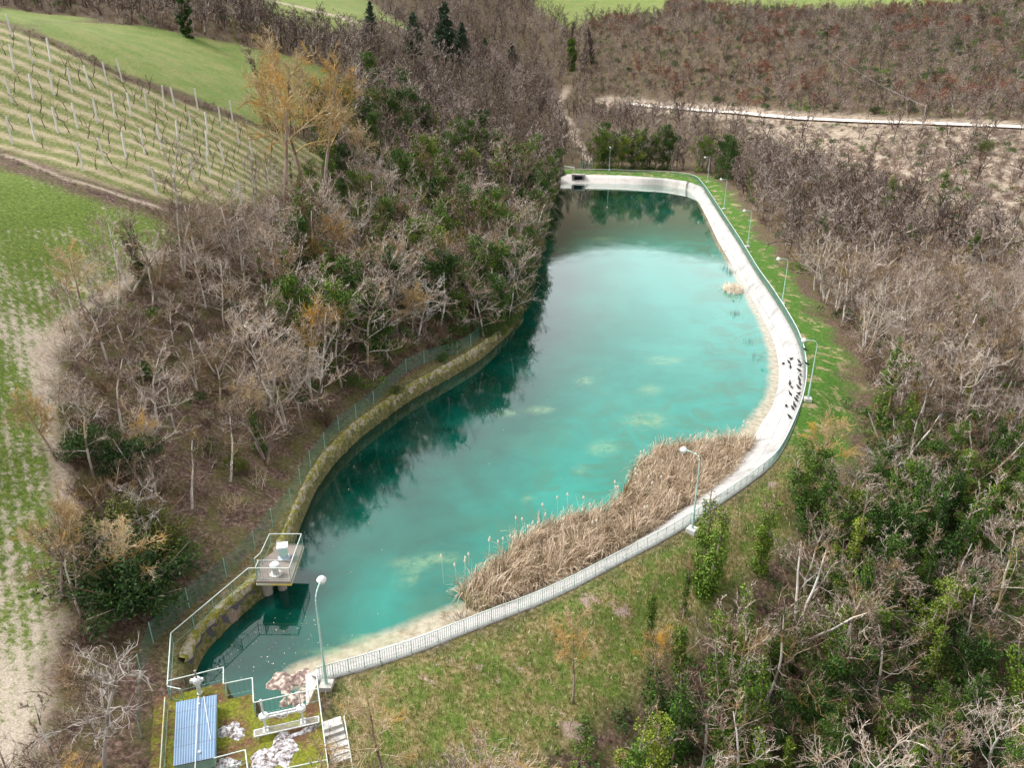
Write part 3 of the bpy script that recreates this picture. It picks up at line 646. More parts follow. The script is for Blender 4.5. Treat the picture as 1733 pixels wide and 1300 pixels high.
# white concrete end slab between deck and embankment
V, F = prism([tuple(q) for q in PL([(517,1143),(538,1136),(541,1188),(518,1195)], 1.1)], -1.2, 1.1)
tag(link_mesh('concrete_apron', V, F, M['steps']), 'small pale concrete apron at the foot of the near lamp', 'apron')
# gravel patches
def blob(cx, cy, rx, ry, z, h, mat, name, label, cat, n=26, seedv=0, ang=0, zfun=None):
    rs = np.random.RandomState(seedv); V = [(cx, cy, z + h)]; F = []; rings = 5
    ph = rs.rand(6) * 6
    for r in range(1, rings + 1):
        for k in range(n):
            th = 2 * math.pi * k / n; wob = 1 + .22 * math.sin(2 * th + ph[0]) + .16 * math.sin(3 * th + ph[1]) + .12 * math.sin(5 * th + ph[2]) + .08 * rs.randn()
            rr = r / rings * wob; dx, dy = rx * rr * math.cos(th), ry * rr * math.sin(th)
            zz = z + h * (1 - (r / rings) ** 2) + (rs.rand() * min(.07, h * .5) if r < rings else -.04)
            V.append((cx + dx * math.cos(ang) - dy * math.sin(ang), cy + dx * math.sin(ang) + dy * math.cos(ang), zz))
    for k in range(n): F.append((0, 1 + k, 1 + (k + 1) % n))
    for r in range(rings - 1):
        for k in range(n): F.append((1 + r * n + k, 1 + (r + 1) * n + k, 1 + (r + 1) * n + (k + 1) % n, 1 + r * n + (k + 1) % n))
    o = link_mesh(name, V, F, mat); tag(o, label, cat); return o
for k, (px, py, rx, ry, an, lb) in enumerate([(392,1238,.75,.6,.3,'white gravel heap on the moss beside the blue roofed hatch'),(468,1276,1.25,1.1,0,'large white gravel patch below the sluice gear'),(512,1240,1.0,.22,.5,'narrow trail of white gravel from the sluice gear to the steps'),(385,1294,.9,.35,0,'white gravel behind the cut short railing')]):
    x, y = P(px, py, 2.05); o = blob(x, y, rx, ry, 2.05, .08, M['gravel'], 'gravel_patch', lb, 'gravel', seedv=k + 3, ang=an); o['kind'] = 'stuff'
x, y = P(489, 1152, .05); blob(x, y, 1.25, 1.1, .03, .05, M['foam'], 'floating_scum', 'brown and cream raft of dried scum floating beside the concrete apron', 'scum', seedv=11)
x, y = P(500, 1182, .05); blob(x, y, .7, .9, .03, .04, M['foam'], 'floating_scum', 'smaller pale clot of scum behind the sluice spindles', 'scum', seedv=12)

# blue roofed hatch
hz = 2.9
R4 = [P(298, 1189, hz), P(367, 1176, hz), P(364, 1283, hz), P(293, 1298, hz)]
ht = thing('hatch_house', 'low green metal hatch house with blue corrugated roof', 'hatch house', (0, 0, 0))
r4 = np.array(R4); cen = r4.mean(0)
V = [(p[0], p[1], hz) for p in R4] + [(p[0], p[1], hz - .05) for p in R4]
W_ = np.linalg.norm(r4[1] - r4[0]); L_ = np.linalg.norm(r4[3] - r4[0]); uvs = [(0, L_), (W_, L_), (W_, 0), (0, 0)] * 2
link_mesh('roof', V, [(0, 1, 2, 3), (7, 6, 5, 4), (0, 4, 5, 1), (1, 5, 6, 2), (2, 6, 7, 3), (3, 7, 4, 0)], M['roof'], ht, uv=uvs)
inn = cen + (r4 - cen) * .94; V, F = prism([tuple(p) for p in inn], 2.03, hz - .05); link_mesh('wall', V, F, M['green_metal'], ht)
mid0 = r4[0] + (r4[1] - r4[0]) * .55; mid1 = r4[3] + (r4[2] - r4[3]) * .63
pp = thing('pipe', 'white pipe lying lengthwise across the blue roof', 'pipe')
MB().bar((*mid0, hz + .12), (mid1[0], mid1[1] - .6, hz + .12), .026, 8).build('tube', M['white'], pp)
for t_ in (.12, .88): q_ = mid0 + (mid1 - mid0) * t_; MB().box((q_[0], q_[1], hz + .045), (.12, .12, .10)).build('bracket', M['white'], pp)
q0 = r4[0] + (r4[1] - r4[0]) * .68; q1 = r4[1] + (r4[2] - r4[1]) * .75 - (.25, 0)
tag(MB().bar((*q0, hz + .05), (*q1, hz + .05), .02, 5).build('cable', M['white']), 'thin white cable slanting over the blue roof', 'cable')

# white valve post
vx, vy_ = P(338, 1174, 2.05)
vp = thing('valve_post', 'white actuator valve post at the pond edge above the blue roof', 'valve', (vx, vy_, 2.03))
MB().lathe((0, 0, 0), [(.16, 0), (.16, .06), (.12, .08), (.12, .75), (.17, .8)], 12).build('pedestal', M['white'], vp)
MB().lathe((0, 0, 0), [(.15, .8), (.24, .86), (.24, 1.15), (.16, 1.25)], 12).box((-.28, 0, 1.0), (.2, .2, .2)).box((.2, .1, 1.02), (.25, .16, .2)).build('gearbox', M['white'], vp)
MB().lathe((0, 0, 0), [(.055, 1.25), (.055, 1.75), (.075, 1.76), (.075, 1.82)], 10).build('spindle_cover', M['deck'], vp)
mb = MB(); [mb.bar((-.38 + 0, .13 * math.cos(k * math.pi / 4), 1.0 + .13 * math.sin(k * math.pi / 4)), (-.38, .13 * math.cos((k + 1) * math.pi / 4), 1.0 + .13 * math.sin((k + 1) * math.pi / 4)), .02, 5) for k in range(8)]
mb.build('handwheel', M['white'], vp)

# sluice gear: two spindles in gearboxes on a frame, handwheel, walkway grating
ga, gb = np.array(P(450, 1236, 2.05)), np.array(P(513, 1222, 2.05))
dvec = gb - ga; gl_ = np.linalg.norm(dvec); rz = math.atan2(dvec[1], dvec[0]); gc = (ga + gb) / 2
sg = thing('sluice_gear', 'white double spindle sluice gear with spoked handwheel', 'sluice gear', (gc[0], gc[1], 2.03), rz)
hw = gl_ / 2
for sx_ in (-1, 1):
    g = MB().lathe((sx_ * hw, 0, 0), [(.17, .95), (.26, .98), (.26, 1.16), (.14, 1.24)], 12).build('gearbox', M['white'], sg)
    MB().lathe((sx_ * hw, 0, 0), [(.055, 1.24), (.055, 2.3), (.06, 2.32)], 10).build('spindle', M['white'], sg)
    MB().box((sx_ * hw, -.14, .48), (.09, .09, .96)).box((sx_ * hw, .14, .48), (.09, .09, .96)).box((sx_ * hw, 0, .03), (.3, .45, .06)).build('leg', M['white'], sg)
MB().box((0, .1, 1.02), (2 * hw - .3, .07, .12)).box((0, -.1, 1.02), (2 * hw - .3, .07, .12)).build('crossbeam', M['white'], sg)
mb = MB(); nw = 16
for k in range(nw):
    a0, a1 = 2 * math.pi * k / nw, 2 * math.pi * (k + 1) / nw
    mb.bar((.31 * math.cos(a0), -.22 - .05 * math.sin(a0), 1.12 + .31 * math.sin(a0)), (.31 * math.cos(a1), -.22 - .05 * math.sin(a1), 1.12 + .31 * math.sin(a1)), .026, 6)
for k in range(5): a0 = 2 * math.pi * k / 5 + .3; mb.bar((0, -.22, 1.12), (.31 * math.cos(a0), -.22 - .05 * math.sin(a0), 1.12 + .31 * math.sin(a0)), .02, 5)
mb.lathe((0, -.22, 1.08), [(.07, 0), (.07, .08)], 8); mb.build('handwheel', M['white'], sg)
mb = MB(); wid = .46; yc = -.42
for e in (-1, 1): mb.box((.15, yc + e * wid / 2, .36), (2 * hw + 1.5, .05, .06))
for e in (-1, 1): mb.box((.15 + e * (hw + .74), yc, .36), (.05, wid, .06))
for k in range(60): mb.box((.15 - hw - .7 + (2 * hw + 1.4) * k / 59, yc, .37), (.014, wid, .03))
mb.build('grating', M['white'], sg)
for e in (-1, 1):
    for f_ in (-1, 1): MB().box((.15 + e * (hw + .55), yc + f_ * .18, .17), (.06, .06, .34)).build('foot', M['white'], sg)

# concrete steps
a_ = np.array(P(562, 1226, 2.0)); b_ = np.array(P(582, 1310, .6)); st = thing('concrete_stairs', 'weathered white concrete steps descending beside the works platform', 'stairs')
dv = b_ - a_; nst = 6; dn = dv / np.linalg.norm(dv); rzs = math.atan2(dn[1], dn[0]) - math.pi / 2
for k in range(nst):
    q_ = a_ + dv * (k + .1) / nst; z_ = max(2.12 - .2 * k, H1(q_[0], q_[1]) + .14); ln_ = np.linalg.norm(dv) / nst
    MB().box((q_[0], q_[1], z_ - .35), (1.12, ln_ * (1.5 if k == 0 else 1.03), .7), rzs).build('step', M['steps'], st)

# inlet platform with its pillars
plat = PL([(434,984.5),(492,985),(513,923),(470,922),(462,935),(441,950)], 2.05)
ip = thing('inlet_platform', 'small concrete platform on round pillars jutting over the pond', 'platform')
V, F = prism([tuple(p) for p in plat], 1.83, 2.06); link_mesh('slab', V, F, M['deck'], ip)
V, F = prism([tuple(p) for p in (plat.mean(0) + (plat - plat.mean(0)) * 1.03)], 1.74, 1.85); link_mesh('edge_beam', V, F, M['rail_yellow'], ip)
for (px, py, r_) in [(446,1012,.42),(472,1004,.34)]:
    x, y = P(px, py, .3); y += .35; MB().lathe((x, y + .55, -1.5), [(r_, 0), (r_, 3.2), (r_ * .9, 3.27)], 16).build('pillar', M['deck'], ip)
x, y = P(481, 944, 2.06)
fb = thing('control_box', 'white box with overhanging flat lid on a round flange on the inlet platform', 'box', (x, y, 2.06), .25)
MB().lathe((0, 0, 0), [(.46, 0), (.46, .07), (.3, .08), (.3, .35)], 18).build('flange', M['steps'], fb)
MB().box((0, 0, .72), (.62, .62, .72)).build('body', M['mint'], fb); MB().box((-.02, 0, 1.12), (.8, .8, .07)).build('lid', M['white'], fb)
fb.children[1].data.materials[0] = plain('pale blue box paint', [(.3, (.42, .52, .6)), (.7, (.55, .64, .7))], 2, .5)
x, y = P(467, 972, 2.06)
cb = thing('vent_pipe', 'short white vent pipe with round cap nearer the platform gate', 'vent', (x, y, 2.06))
MB().lathe((0, 0, 0), [(.46, 0), (.46, .06), (.22, .07), (.22, .75)], 18).build('pipe', M['steps'], cb)
MB().lathe((0, 0, 0), [(.32, .66), (.36, .7), (.36, .86), (.3, .95), (.02, 1.0)], 18).build('cap', M['white'], cb)
tag(MB().bar((*P(434, 946, 2.3), 2.15), (*P(492, 946, 2.3), 2.15), .03, 6).build('pipe', M['white']), 'thin pale pipe across the inlet platform behind the vent', 'pipe')

# ---------------------------------------------------------------- mesh fence of the wooded shore
fp = [((817,568),(817,541)),((797,587),(797,558)),((774,600),(774,578)),((719,633),(718,601)),((689,650),(689,617)),((633,686),(630,654)),((603,709),(601,675)),((574,731),(572,699)),((550,759),(547,726)),((526,791),(523,752)),((509,822),(503,782)),((493,857),(488,817)),((462,893),(458,858)),((432,932),(430,896)),((384,980),(378,940)),((321,1031),(313,992)),((260,1090),(251,1052)),((241,1147),(236,1106)),((240,1250),(226,1205))]
fe = thing('mesh_fence', 'green wire mesh fence on thin posts between the wood and the stone wall', 'fence')
fpos = []
for (bx_, by_), _t in fp:
    x, y = P(bx_, by_, 2.2); z = H1(x, y); x, y = P(bx_, by_, z); z = H1(x, y); fpos.append((x, y, z))
for x, y, z in fpos: MB().bar((x, y, z - .2), (x, y, z + 1.75), .035, 6).build('post', M['green_metal'], fe)
V = []; U = []; F = []; s_ = 0
for i, (x, y, z) in enumerate(fpos):
    if i: s_ += math.dist(fpos[i][:2], fpos[i - 1][:2])
    V += [(x, y, z + .02), (x, y, z + 1.7)]; U += [(s_, 0), (s_, 1.68)]
    if i: F.append((2 * i - 2, 2 * i, 2 * i + 1, 2 * i - 1))
link_mesh('wire_mesh', V, F, M['mesh'], fe, uv=U)
# short green gate fence behind the far sluice
g_ = thing('gate', 'green mesh gate behind the far sluice opening', 'gate'); x0, y0 = P(982, 284, 2.0); x1, y1 = P(1002, 284, 2.0)
V = [(x0, y0, 2), (x1, y1, 2), (x1, y1, 4.0), (x0, y0, 4.0)]; link_mesh('wire_mesh', V, [(0, 1, 2, 3)], M['mesh'], g_, uv=[(0, 0), (3, 0), (3, 2), (0, 2)])
for k in range(4): x = x0 + (x1 - x0) * k / 3; MB().bar((x, y0, 1.9), (x, y0, 4.1), .07, 6).build('post', M['green_metal'], g_)
for z in (2.2, 3.1, 4.0): MB().bar((x0, y0, z), (x1, y0, z), .05, 6).build('rail', M['green_metal'], g_)
gr = thing('guard_rail', 'grey crash barrier beside the stream path behind the far wall', 'barrier'); x0, y0 = P(935, 280, 2.6); x1, y1 = P(972, 286, 2.4)
MB().box(((x0 + x1) / 2, (y0 + y1) / 2, 2.9), (math.dist((x0, y0), (x1, y1)), .08, .35), math.atan2(y1 - y0, x1 - x0)).build('beam', M['white'], gr)
for t_ in (0, .33, .66, 1): MB().box((x0 + (x1 - x0) * t_, y0 + (y1 - y0) * t_ + .1, 2.35), (.12, .1, 1.0)).build('post', M['concrete_post'], gr)

# ---------------------------------------------------------------- street lamps
def lamp_proto():
    t = thing('street_lamp', '', 'street lamp')
    MB().box((0, 0, .12), (.75, .75, .5)).build('base', M['steps'], t)
    MB().lathe((0, 0, .3), [(.10, 0), (.10, 1.6), (.07, 1.75), (.045, 6.2)], 10).build('pole', M['mint'], t)
    mb = MB(); pts = [(0, 0, 6.45), (.05, 0, 6.75), (.22, 0, 6.98), (.5, 0, 7.08), (1.25, 0, 7.1)]
    for a_, b_ in zip(pts[:-1], pts[1:]): mb.bar(a_, b_, .04, 8)
    mb.build('arm', M['mint'], t, True)
    MB().lathe((1.45, 0, 7.02), ball(.27, 0, 9), 16).lathe((1.45, 0, 7.02), [(.29, -.02), (.29, .05)], 16).build('globe', M['globe'], t, True)
    return t
def copy_tree(o, parent=None):
    c = o.copy(); COL.objects.link(c); c.parent = parent
    for ch in list(o.children): copy_tree(ch, c)
    return c
lp = lamp_proto()
# base pixel, arm heading (radians, world), label
LAMPS = [((553,1163), R(88), 'white globe lamp at the near corner beside the concrete apron'), ((1171,899), R(140), 'globe lamp rising in front of the reed bed'),
         ((1367,677), R(172), 'globe lamp beside the flock of black birds'), ((1323,515), R(175), 'globe lamp opposite the small reed tussock'),
         ((1265,418), R(178), 'globe lamp third from the far bend of the railing'), ((1225,354), R(182), 'globe lamp second from the far bend of the railing'),
         ((1197,309), R(190), 'globe lamp at the far bend of the railing'), ((1031,288), R(262), 'globe lamp on the far grass strip before the ivy trees')]
for i, ((px, py), an, lb) in enumerate(LAMPS):
    o = lp if i == 0 else copy_tree(lp); x, y = P(px, py, 2.0)
    o.location = (x, y, 1.9); o.rotation_euler = (0, 0, an); tag(o, lb, 'street lamp', 'globe lamps round the pond')

# ---------------------------------------------------------------- birds on the slope
def bird_mesh(name, head_up, fat=1.0):
    n = 9; prof = [(-.34, .004, .012, .12), (-.30, .035, .010, .12), (-.2, .05, .025, .14), (-.12, .075, .06, .17), (-.02, .10, .095, .195), (.08, .095, .10, .215), (.16, .065, .075, .25), (.20 , .042, .05, .29 + head_up * .5), (.225, .045, .045, .33 + head_up), (.26, .04, .038, .335 + head_up), (.285, .014, .014, .33 + head_up), (.35, .003, .003, .315 + head_up)]
    V = []; F = []
    for x, ry, rz_, zc_ in prof:
        for k in range(n): th = 2 * math.pi * k / n; V.append((x, ry * fat * math.cos(th), zc_ + rz_ * math.sin(th)))
    for i in range(len(prof) - 1):
        for k in range(n): F.append((i * n + k, i * n + (k + 1) % n, (i + 1) * n + (k + 1) % n, (i + 1) * n + k))
    F.append(list(range(n))[::-1]); F.append([(len(prof) - 1) * n + k for k in range(n)])
    for s in (-1, 1):
        V2, F2 = tubes([((.02, s * .04, .14), (.03, s * .045, 0.01), .008, .007), ((.03, s * .045, .008), (.09, s * .05, .006), .008, .004), ((.03, s * .045, .008), (-.02, s * .045, .006), .007, .004)], 4)
        o = len(V); V += V2.tolist(); F += (F2 + o).tolist()
    me = bpy.data.meshes.new(name); me.from_pydata([tuple(v) for v in V], [], [tuple(f) for f in F]); me.materials.append(M['bird']); me.polygons.foreach_set('use_smooth', [True] * len(me.polygons)); me.update(); return me
bms = [bird_mesh('bird', .0), bird_mesh('bird', .05, 1.1), bird_mesh('bird', -.06)]
BIRDS = [((1325,618),'on its own near the water edge of the white slope'),((1338,610),'uppermost of three standing together on the white slope'),((1335,616),'middle one of three standing together on the white slope'),((1337,624),'lowest of three standing together on the white slope'),
 ((1336,652),'slim, upper one of the trio in mid slope'),((1339,658),'middle one of the trio in mid slope'),((1337,670),'lowest of the trio in mid slope'),((1330,690),'on its own below the trio on the slope'),((1336,709),'nearest to the reed bed on the slope'),
 ((1352,615),''),((1353,621),''),((1352,630),''),((1354,637),''),((1352,645),''),((1353,652),''),((1351,659),''),((1351,669),''),((1348,674),''),((1347,680),''),((1344,689),''),((1341,694),'')]
crest3 = crest
def slope_z(x, y):
    d = float(dist(np.array([x]), np.array([y]), crest)[0]); s = float(dist(np.array([x]), np.array([y]), shore)[0])
    return 2.03 if d < .35 else 2.03 * s / max(.1, s + d - .35)
for i, ((px, py), where) in enumerate(BIRDS):
    z = 1.2
    for _ in range(6): x, y = P(px, py, z); z = slope_z(x, y)
    o = bpy.data.objects.new('bird', bms[i % 3]); COL.objects.link(o); s = 1.35; o.scale = (s, s, s)
    o.location = (x, y, z + .0); o.rotation_euler = (0, 0, random.uniform(1.2, 2.4) + (math.pi if random.random() < .25 else 0))
    if where: tag(o, 'black bird ' + where, 'bird', 'black birds resting on the concrete slope')
    else: tag(o, 'black bird in the row along the upper edge of the white slope', 'bird', 'black birds in a row under the railing')
for (px, py), lb in (((1360,582),'black bird perched on the railing beside the lamp globe'),((1363,594),'black bird perched on the railing just past the lamp globe'),((1366,622),'lone black bird perched on the railing top above the row')):
    i = int(np.argmin([abs(proj(q[0], q[1], 3.07)[1] - py) + abs(proj(q[0], q[1], 3.07)[0] - px) for q in fence_line])); q = fence_line[i]
    o = bpy.data.objects.new('bird', bms[1]); COL.objects.link(o); o.location = (q[0], q[1], 3.105); o.scale = (1.35,) * 3; o.rotation_euler = (0, 0, 2.8); tag(o, lb, 'bird')

# ---------------------------------------------------------------- vineyard
POSTS = [(21,244),(60,238),(99,225),(132,217),(165,208),(195,201),(223,197),(250,189),(278,182),(21,173),(56,167),(92,160),(122,155),(153,150),(182,143),(207,138),(24,117),(56,107),(86,104),(21,63),(141,288),(178,278),(214,268),(245,260),(274,252),(302,244),(266,329),(329,308),(356,298),(380,279),(456,324),(408,346),(326,227),(352,227),(375,217),(394,205),(297,185),(335,186),(429,271),(352,262),(405,245)]
pm = MB().box((0, 0, 1.55), (.20, .20, 3.5)); pmesh = link_mesh('vineyard_post', pm.v, pm.f, M['concrete_post'])
pmesh.location = (0, 0, 0); tall = 0
for i, (px, py) in enumerate(POSTS):
    x, y = G(px, py); o = pmesh if i == 0 else pmesh.copy()
    if i: COL.objects.link(o)
    o.location = (x, y, H1(x, y) - .05); o.rotation_euler = (R(random.uniform(-3, 3)), R(random.uniform(-4, 4)), random.random())
    tag(o, 'white concrete post standing among the vine rows of the sloping vineyard', 'post', 'white concrete posts of the vineyard')
# vines: dark gnarled stems with upright canes
def vine_mesh(rs):
    s = []; p = np.array([0., 0, -.1])
    for k in range(4):
        q = p + np.array([rs.randn() * .07, rs.randn() * .07, .28]); s.append((p, q, .07 - .009 * k, .062 - .009 * k)); p = q
    for k in range(7):
        a_ = p.copy(); d = np.array([rs.randn() * .55, rs.randn() * .2, .4 + rs.rand() * .4])
        for _ in range(3): b_ = a_ + d * .4; s.append((a_, b_, .018, .012)); a_ = b_; d = d + rs.randn(3) * .25 + np.array([0, 0, .12])
    V, F = tubes(s, 4); return V, F
vms = []
for k in range(3):
    V, F = vine_mesh(np.random.RandomState(k)); o = link_mesh('grapevine', V, F, M['vine']); vms.append(o)
row_x = np.arange(-100, -30, 2.6); first = [True] * 3; kk = 0
lo_, hi_ = Z_vine.min(0), Z_vine.max(0)
for yr in np.arange(lo_[1], hi_[1], 3.0):
    for xr in np.arange(lo_[0], hi_[0], 2.4):
        x = xr + random.uniform(-.5, .5); y = yr + .06 * (x + 60) + random.uniform(-.2, .2)
        if sdist(np.array([x]), np.array([y]), Z_vine)[0] < 1.0 or kk >= 290: continue
        z = H1(x, y); px, py, _ = proj(x, y, z)
        if px < -10 or px > 470 or py < 20: continue
        if random.random() < .25: continue
        k = kk % 3
        if kk < 3: o = vms[k]
        else: o = vms[k].copy(); COL.objects.link(o)
        o.location = (x, y, z); o.rotation_euler = (0, 0, random.uniform(-.3, .3)); s = random.uniform(.8, 1.25); o.scale = (s, s, s)
        tag(o, 'dark leafless grapevine trained along a vineyard row', 'grapevine', 'leafless vines of the vineyard'); kk += 1
print('vines', kk)

# ---------------------------------------------------------------- reeds
reed_poly = PL([(779,1008),(825,960),(878,920),(930,890),(975,877),(1028,866),(1056,830),(1080,790),(1110,762),(1170,754),(1230,750),(1276,748),(1262,775),(1225,815),(1180,850),(1110,893),(1060,922),(1000,952),(930,985),(870,1012),(812,1036),(790,1030)], 0.1)
def blades(name, pts, rs, hmin, hmax, wd, lean, mat, nb=3, curl=.5, label=None, cat=None, tag_stuff=True, z0=0.0):
    n = len(pts); hh = rs.uniform(hmin, hmax, n); az = rs.rand(n) * 6.283; le = np.abs(rs.randn(n)) * lean
    if name == 'reeds':
        cl = nz2(pts[:, 0], pts[:, 1], 1.3, 4); az = 3.5 * nz2(pts[:, 0], pts[:, 1], .9, 8) + rs.randn(n) * .7; hh = hh * (1 + .28 * cl); le = le * (1 + .5 * nz2(pts[:, 0], pts[:, 1], 1.7, 6)) + .15
    dirx, diry = np.cos(az), np.sin(az); wx_, wy_ = -diry, dirx; wa_ = rs.rand(n) * 6.28; wx_, wy_ = np.cos(wa_), np.sin(wa_)
    V = np.zeros((n, 2 * (nb + 1), 3)); x = pts[:, 0].copy(); y = pts[:, 1].copy(); z = np.full(n, z0 - .05) if pts.shape[1] == 2 else pts[:, 2].copy(); ang = le * .3
    for k in range(nb + 1):
        wk = wd * (1 - .75 * k / nb)
        V[:, 2 * k] = np.stack([x - wx_ * wk, y - wy_ * wk, z], 1); V[:, 2 * k + 1] = np.stack([x + wx_ * wk, y + wy_ * wk, z], 1)
        st_ = hh / nb; x = x + dirx * np.sin(ang) * st_; y = y + diry * np.sin(ang) * st_; z = z + np.cos(ang) * st_; ang = np.minimum(ang + le * curl + (k + 1) * .12 * le, 2.6)
        z = np.maximum(z, z0 + .04)
    V[:, -2:, :] = V[:, -2:, :]
    base = np.arange(n)[:, None] * 2 * (nb + 1); k = np.arange(nb)[None] * 2
    F = np.stack([base + k, base + k + 1, base + k + 3, base + k + 2], 2).reshape(-1, 4)
    o = link_mesh(name, V.reshape(-1, 3), F, mat)
    if label: tag(o, label, cat, kind='stuff' if tag_stuff else None)
    return o
rs = np.random.RandomState(5)
def sample_poly(poly, n, rs):
    lo_, hi_ = poly.min(0), poly.max(0); out = []
    while sum(len(o) for o in out) < n:
        q = lo_ + rs.rand(n * 2, 2) * (hi_ - lo_); out.append(q[inside(q[:, 0], q[:, 1], poly)])
    return np.vstack(out)[:n]
rp = sample_poly(reed_poly, 23000, rs); rp = rp[(nz2(rp[:, 0], rp[:, 1], 1.1, 2) + rs.rand(len(rp)) * 1.3) > -.15]
blades('reeds', rp, rs, 1.1, 2.4, .033, 1.25, M['reed'], 4, .45, 'broad bed of dry collapsed reeds between the water and the embankment', 'reed bed')
rg = sample_poly(reed_poly, 2600, rs); rg = rg[nz2(rg[:, 0], rg[:, 1], .8, 7) > .15]
blades('green_reeds', rg, rs, .8, 1.5, .022, .35, M['reed_g'], 3, .3, 'fresh green shoots standing in the dry reed bed', 'reeds')
# pale plumes standing along the water side of the bed
mbp = []; edge = PL([(782,1000),(800,985),(830,962),(850,945),(880,925),(905,905),(930,895),(955,885),(985,880),(1040,860),(1062,838),(1085,800),(1128,778),(1165,772),(1205,768),(1235,765),(1260,758),(900,930),(1000,900),(1010,925),(870,950),(1090,890),(1100,850)], 0)
mf = MB()
for x, y in edge:
    for _ in range(random.randint(1, 3)):
        xx, yy = x + random.gauss(0, .5), y + random.gauss(0, .4); h = random.uniform(2.0, 2.7); dx = random.gauss(0, .12)
        mf.bar((xx, yy, 0), (xx + dx, yy, h), .010, 4); mf.lathe((xx + dx, yy, h - .05), [(.02, 0), (.075, .08), (.085, .2), (.05, .32), (.01, .38)], 6)
tag(mf.build('reed_plumes', M['fluff']), 'pale fluffy reed heads along the edge of the reed bed', 'reed heads', kind='stuff')
tp = P(1240, 492, 0); q = rs.randn(1500, 2) * np.array([.75, .9]) + tp; q = q[np.hypot((q[:, 0] - tp[0]) / 1.7, (q[:, 1] - tp[1]) / 2.3) < 1]
blades('reed_clump', q, rs, .9, 1.6, .04, 1.3, M['reed'], 4, .6, 'small round tussock of dry reed in the water by the embankment', 'reed tussock', False)
for px, py, nn_ in ((1225,455,60),(1236,462,60),(1243,532,50),(1285,605,30),(1233,428,16),(1270,580,20)):
    c0 = P(px, py, 0); q = rs.randn(nn_, 2) * .55 + c0
    blades('sparse_reeds', q, rs, .4, 1.0, .015, .6, M['vine'], 2, .4, {1225:'thin dark stems in the water above the reed tussock',1236:'dark submerged twigs close above the reed tussock',1243:'thin dark stems below the small reed tussock',1285:'faint dark stems near the birds on the slope',1233:'tiny cluster of dark stems highest up the embankment edge',1270:'dark stems half way between tussock and birds'}[px], 'water plants', False)

# ---------------------------------------------------------------- TREES: prototypes
def nrm(v): return v / (np.linalg.norm(v) + 1e-9)
def bare(rs, Ht=9.0, limbs=9, sub=6, twig=5, tl=3, spread=.55, r0=.13, k=1.0, up=.35, wob=.16, clear=.25, multi=1, droop=0.0):
    """leafless tree: returns (trunk segs, crown segs)"""
    tr, cr = [], []
    def path(p, d, L, ra, rb, nseg, out, w_, lift):
        pts = [p]; d = nrm(d); st_ = L / nseg
        for i in range(nseg):
            d = nrm(d + rs.randn(3) * w_ + np.array([0, 0, lift])); q = p + d * st_; a0 = ra + (rb - ra) * i / nseg; a1 = ra + (rb - ra) * (i + 1) / nseg
            out.append((p, q, a0, a1)); p = q; pts.append(p)
        return pts, d
    for mm_ in range(multi):
        lean = rs.randn(3) * (.06 if multi == 1 else .28); lean[2] = 1
        tp_, td = path(np.array([0., 0., -.3]), lean, Ht * .86, r0, r0 * .25, 8, tr, .07, .03)
        for i in range(limbs // multi + 1):
            f = clear + (1 - clear) * (i + rs.rand()) / (limbs // multi + 1); f = min(f, .98); j = f * 8; b_ = tp_[int(j)] + (tp_[min(8, int(j) + 1)] - tp_[int(j)]) * (j - int(j))
            az = i * 2.4 + rs.rand(); el = .35 + .7 * f * up * 2; d = np.array([math.cos(az), math.sin(az), el * (1 + .5 * rs.randn() * .4)])
            LL = Ht * spread * (1 - .62 * f) * rs.uniform(.75, 1.2); rr = r0 * .42 * (1 - .55 * f)
            lp_, ld = path(b_, d, LL, rr * k, rr * .35 * k, 5, cr, wob, .05 - droop)
            for s_ in range(sub):
                g = .25 + .75 * (s_ + rs.rand()) / sub; jj = min(g * 5, 4.99); c0 = lp_[int(jj)] + (lp_[int(jj) + 1] - lp_[int(jj)]) * (jj - int(jj))
                dd = nrm(ld + rs.randn(3) * .65 + np.array([0, 0, .25])); L2 = LL * .48 * (1.15 - .5 * g) * rs.uniform(.7, 1.2)
                sp_, sd_ = path(c0, dd, L2, .022 * k, .012 * k, 3, cr, wob * 1.2, .05 - droop)
                for t_ in range(twig):
                    h = (t_ + rs.rand()) / twig; jj = min(h * 3, 2.99); c1 = sp_[int(jj)] + (sp_[int(jj) + 1] - sp_[int(jj)]) * (jj - int(jj))
                    d3 = nrm(sd_ + rs.randn(3) * .7 + np.array([0, 0, .2])); L3 = L2 * .5 * rs.uniform(.6, 1.2)
                    tw, tdd = path(c1, d3, L3, .012 * k, .008 * k, 2 if tl else 1, cr, wob, .04)
                    for u_ in range(tl):
                        c2 = tw[rs.randint(0, len(tw))]; d4 = nrm(tdd + rs.randn(3) * .7); cr.append((c2, c2 + d4 * L3 * .55, .009 * k, .005 * k))
    return tr, cr
def quads(C, size, rs, flat=0.0, stretch=1.3):
    n = len(C); a_ = rs.randn(n, 3); a_ /= np.linalg.norm(a_, axis=1, keepdims=True); r_ = rs.randn(n, 3); r_[:, 2] += flat; b_ = np.cross(a_, r_); b_ /= (np.linalg.norm(b_, axis=1, keepdims=True) + 1e-9)
    s = size * rs.uniform(.6, 1.3, n)[:, None]; a_ = a_ * s * stretch * .5; b_ = b_ * s * .5
    V = np.stack([C - a_, C + b_ * .9, C + a_, C - b_ * .9], 1).reshape(-1, 3); F = np.arange(4 * n).reshape(-1, 4); return V, F
def clumps(centers, radii, per, rs, shell=.6):
    out = []
    for c_, r_ in zip(centers, radii):
        n = int(per * (r_ ** 2) * 4) + 8; d = rs.randn(n, 3); d /= np.linalg.norm(d, axis=1, keepdims=True); rr = r_ * (shell + (1 - shell) * rs.rand(n)) ** .7
        out.append(c_ + d * rr[:, None] * np.array([1, 1, .8]))
    return np.vstack(out)
PROTO = {}
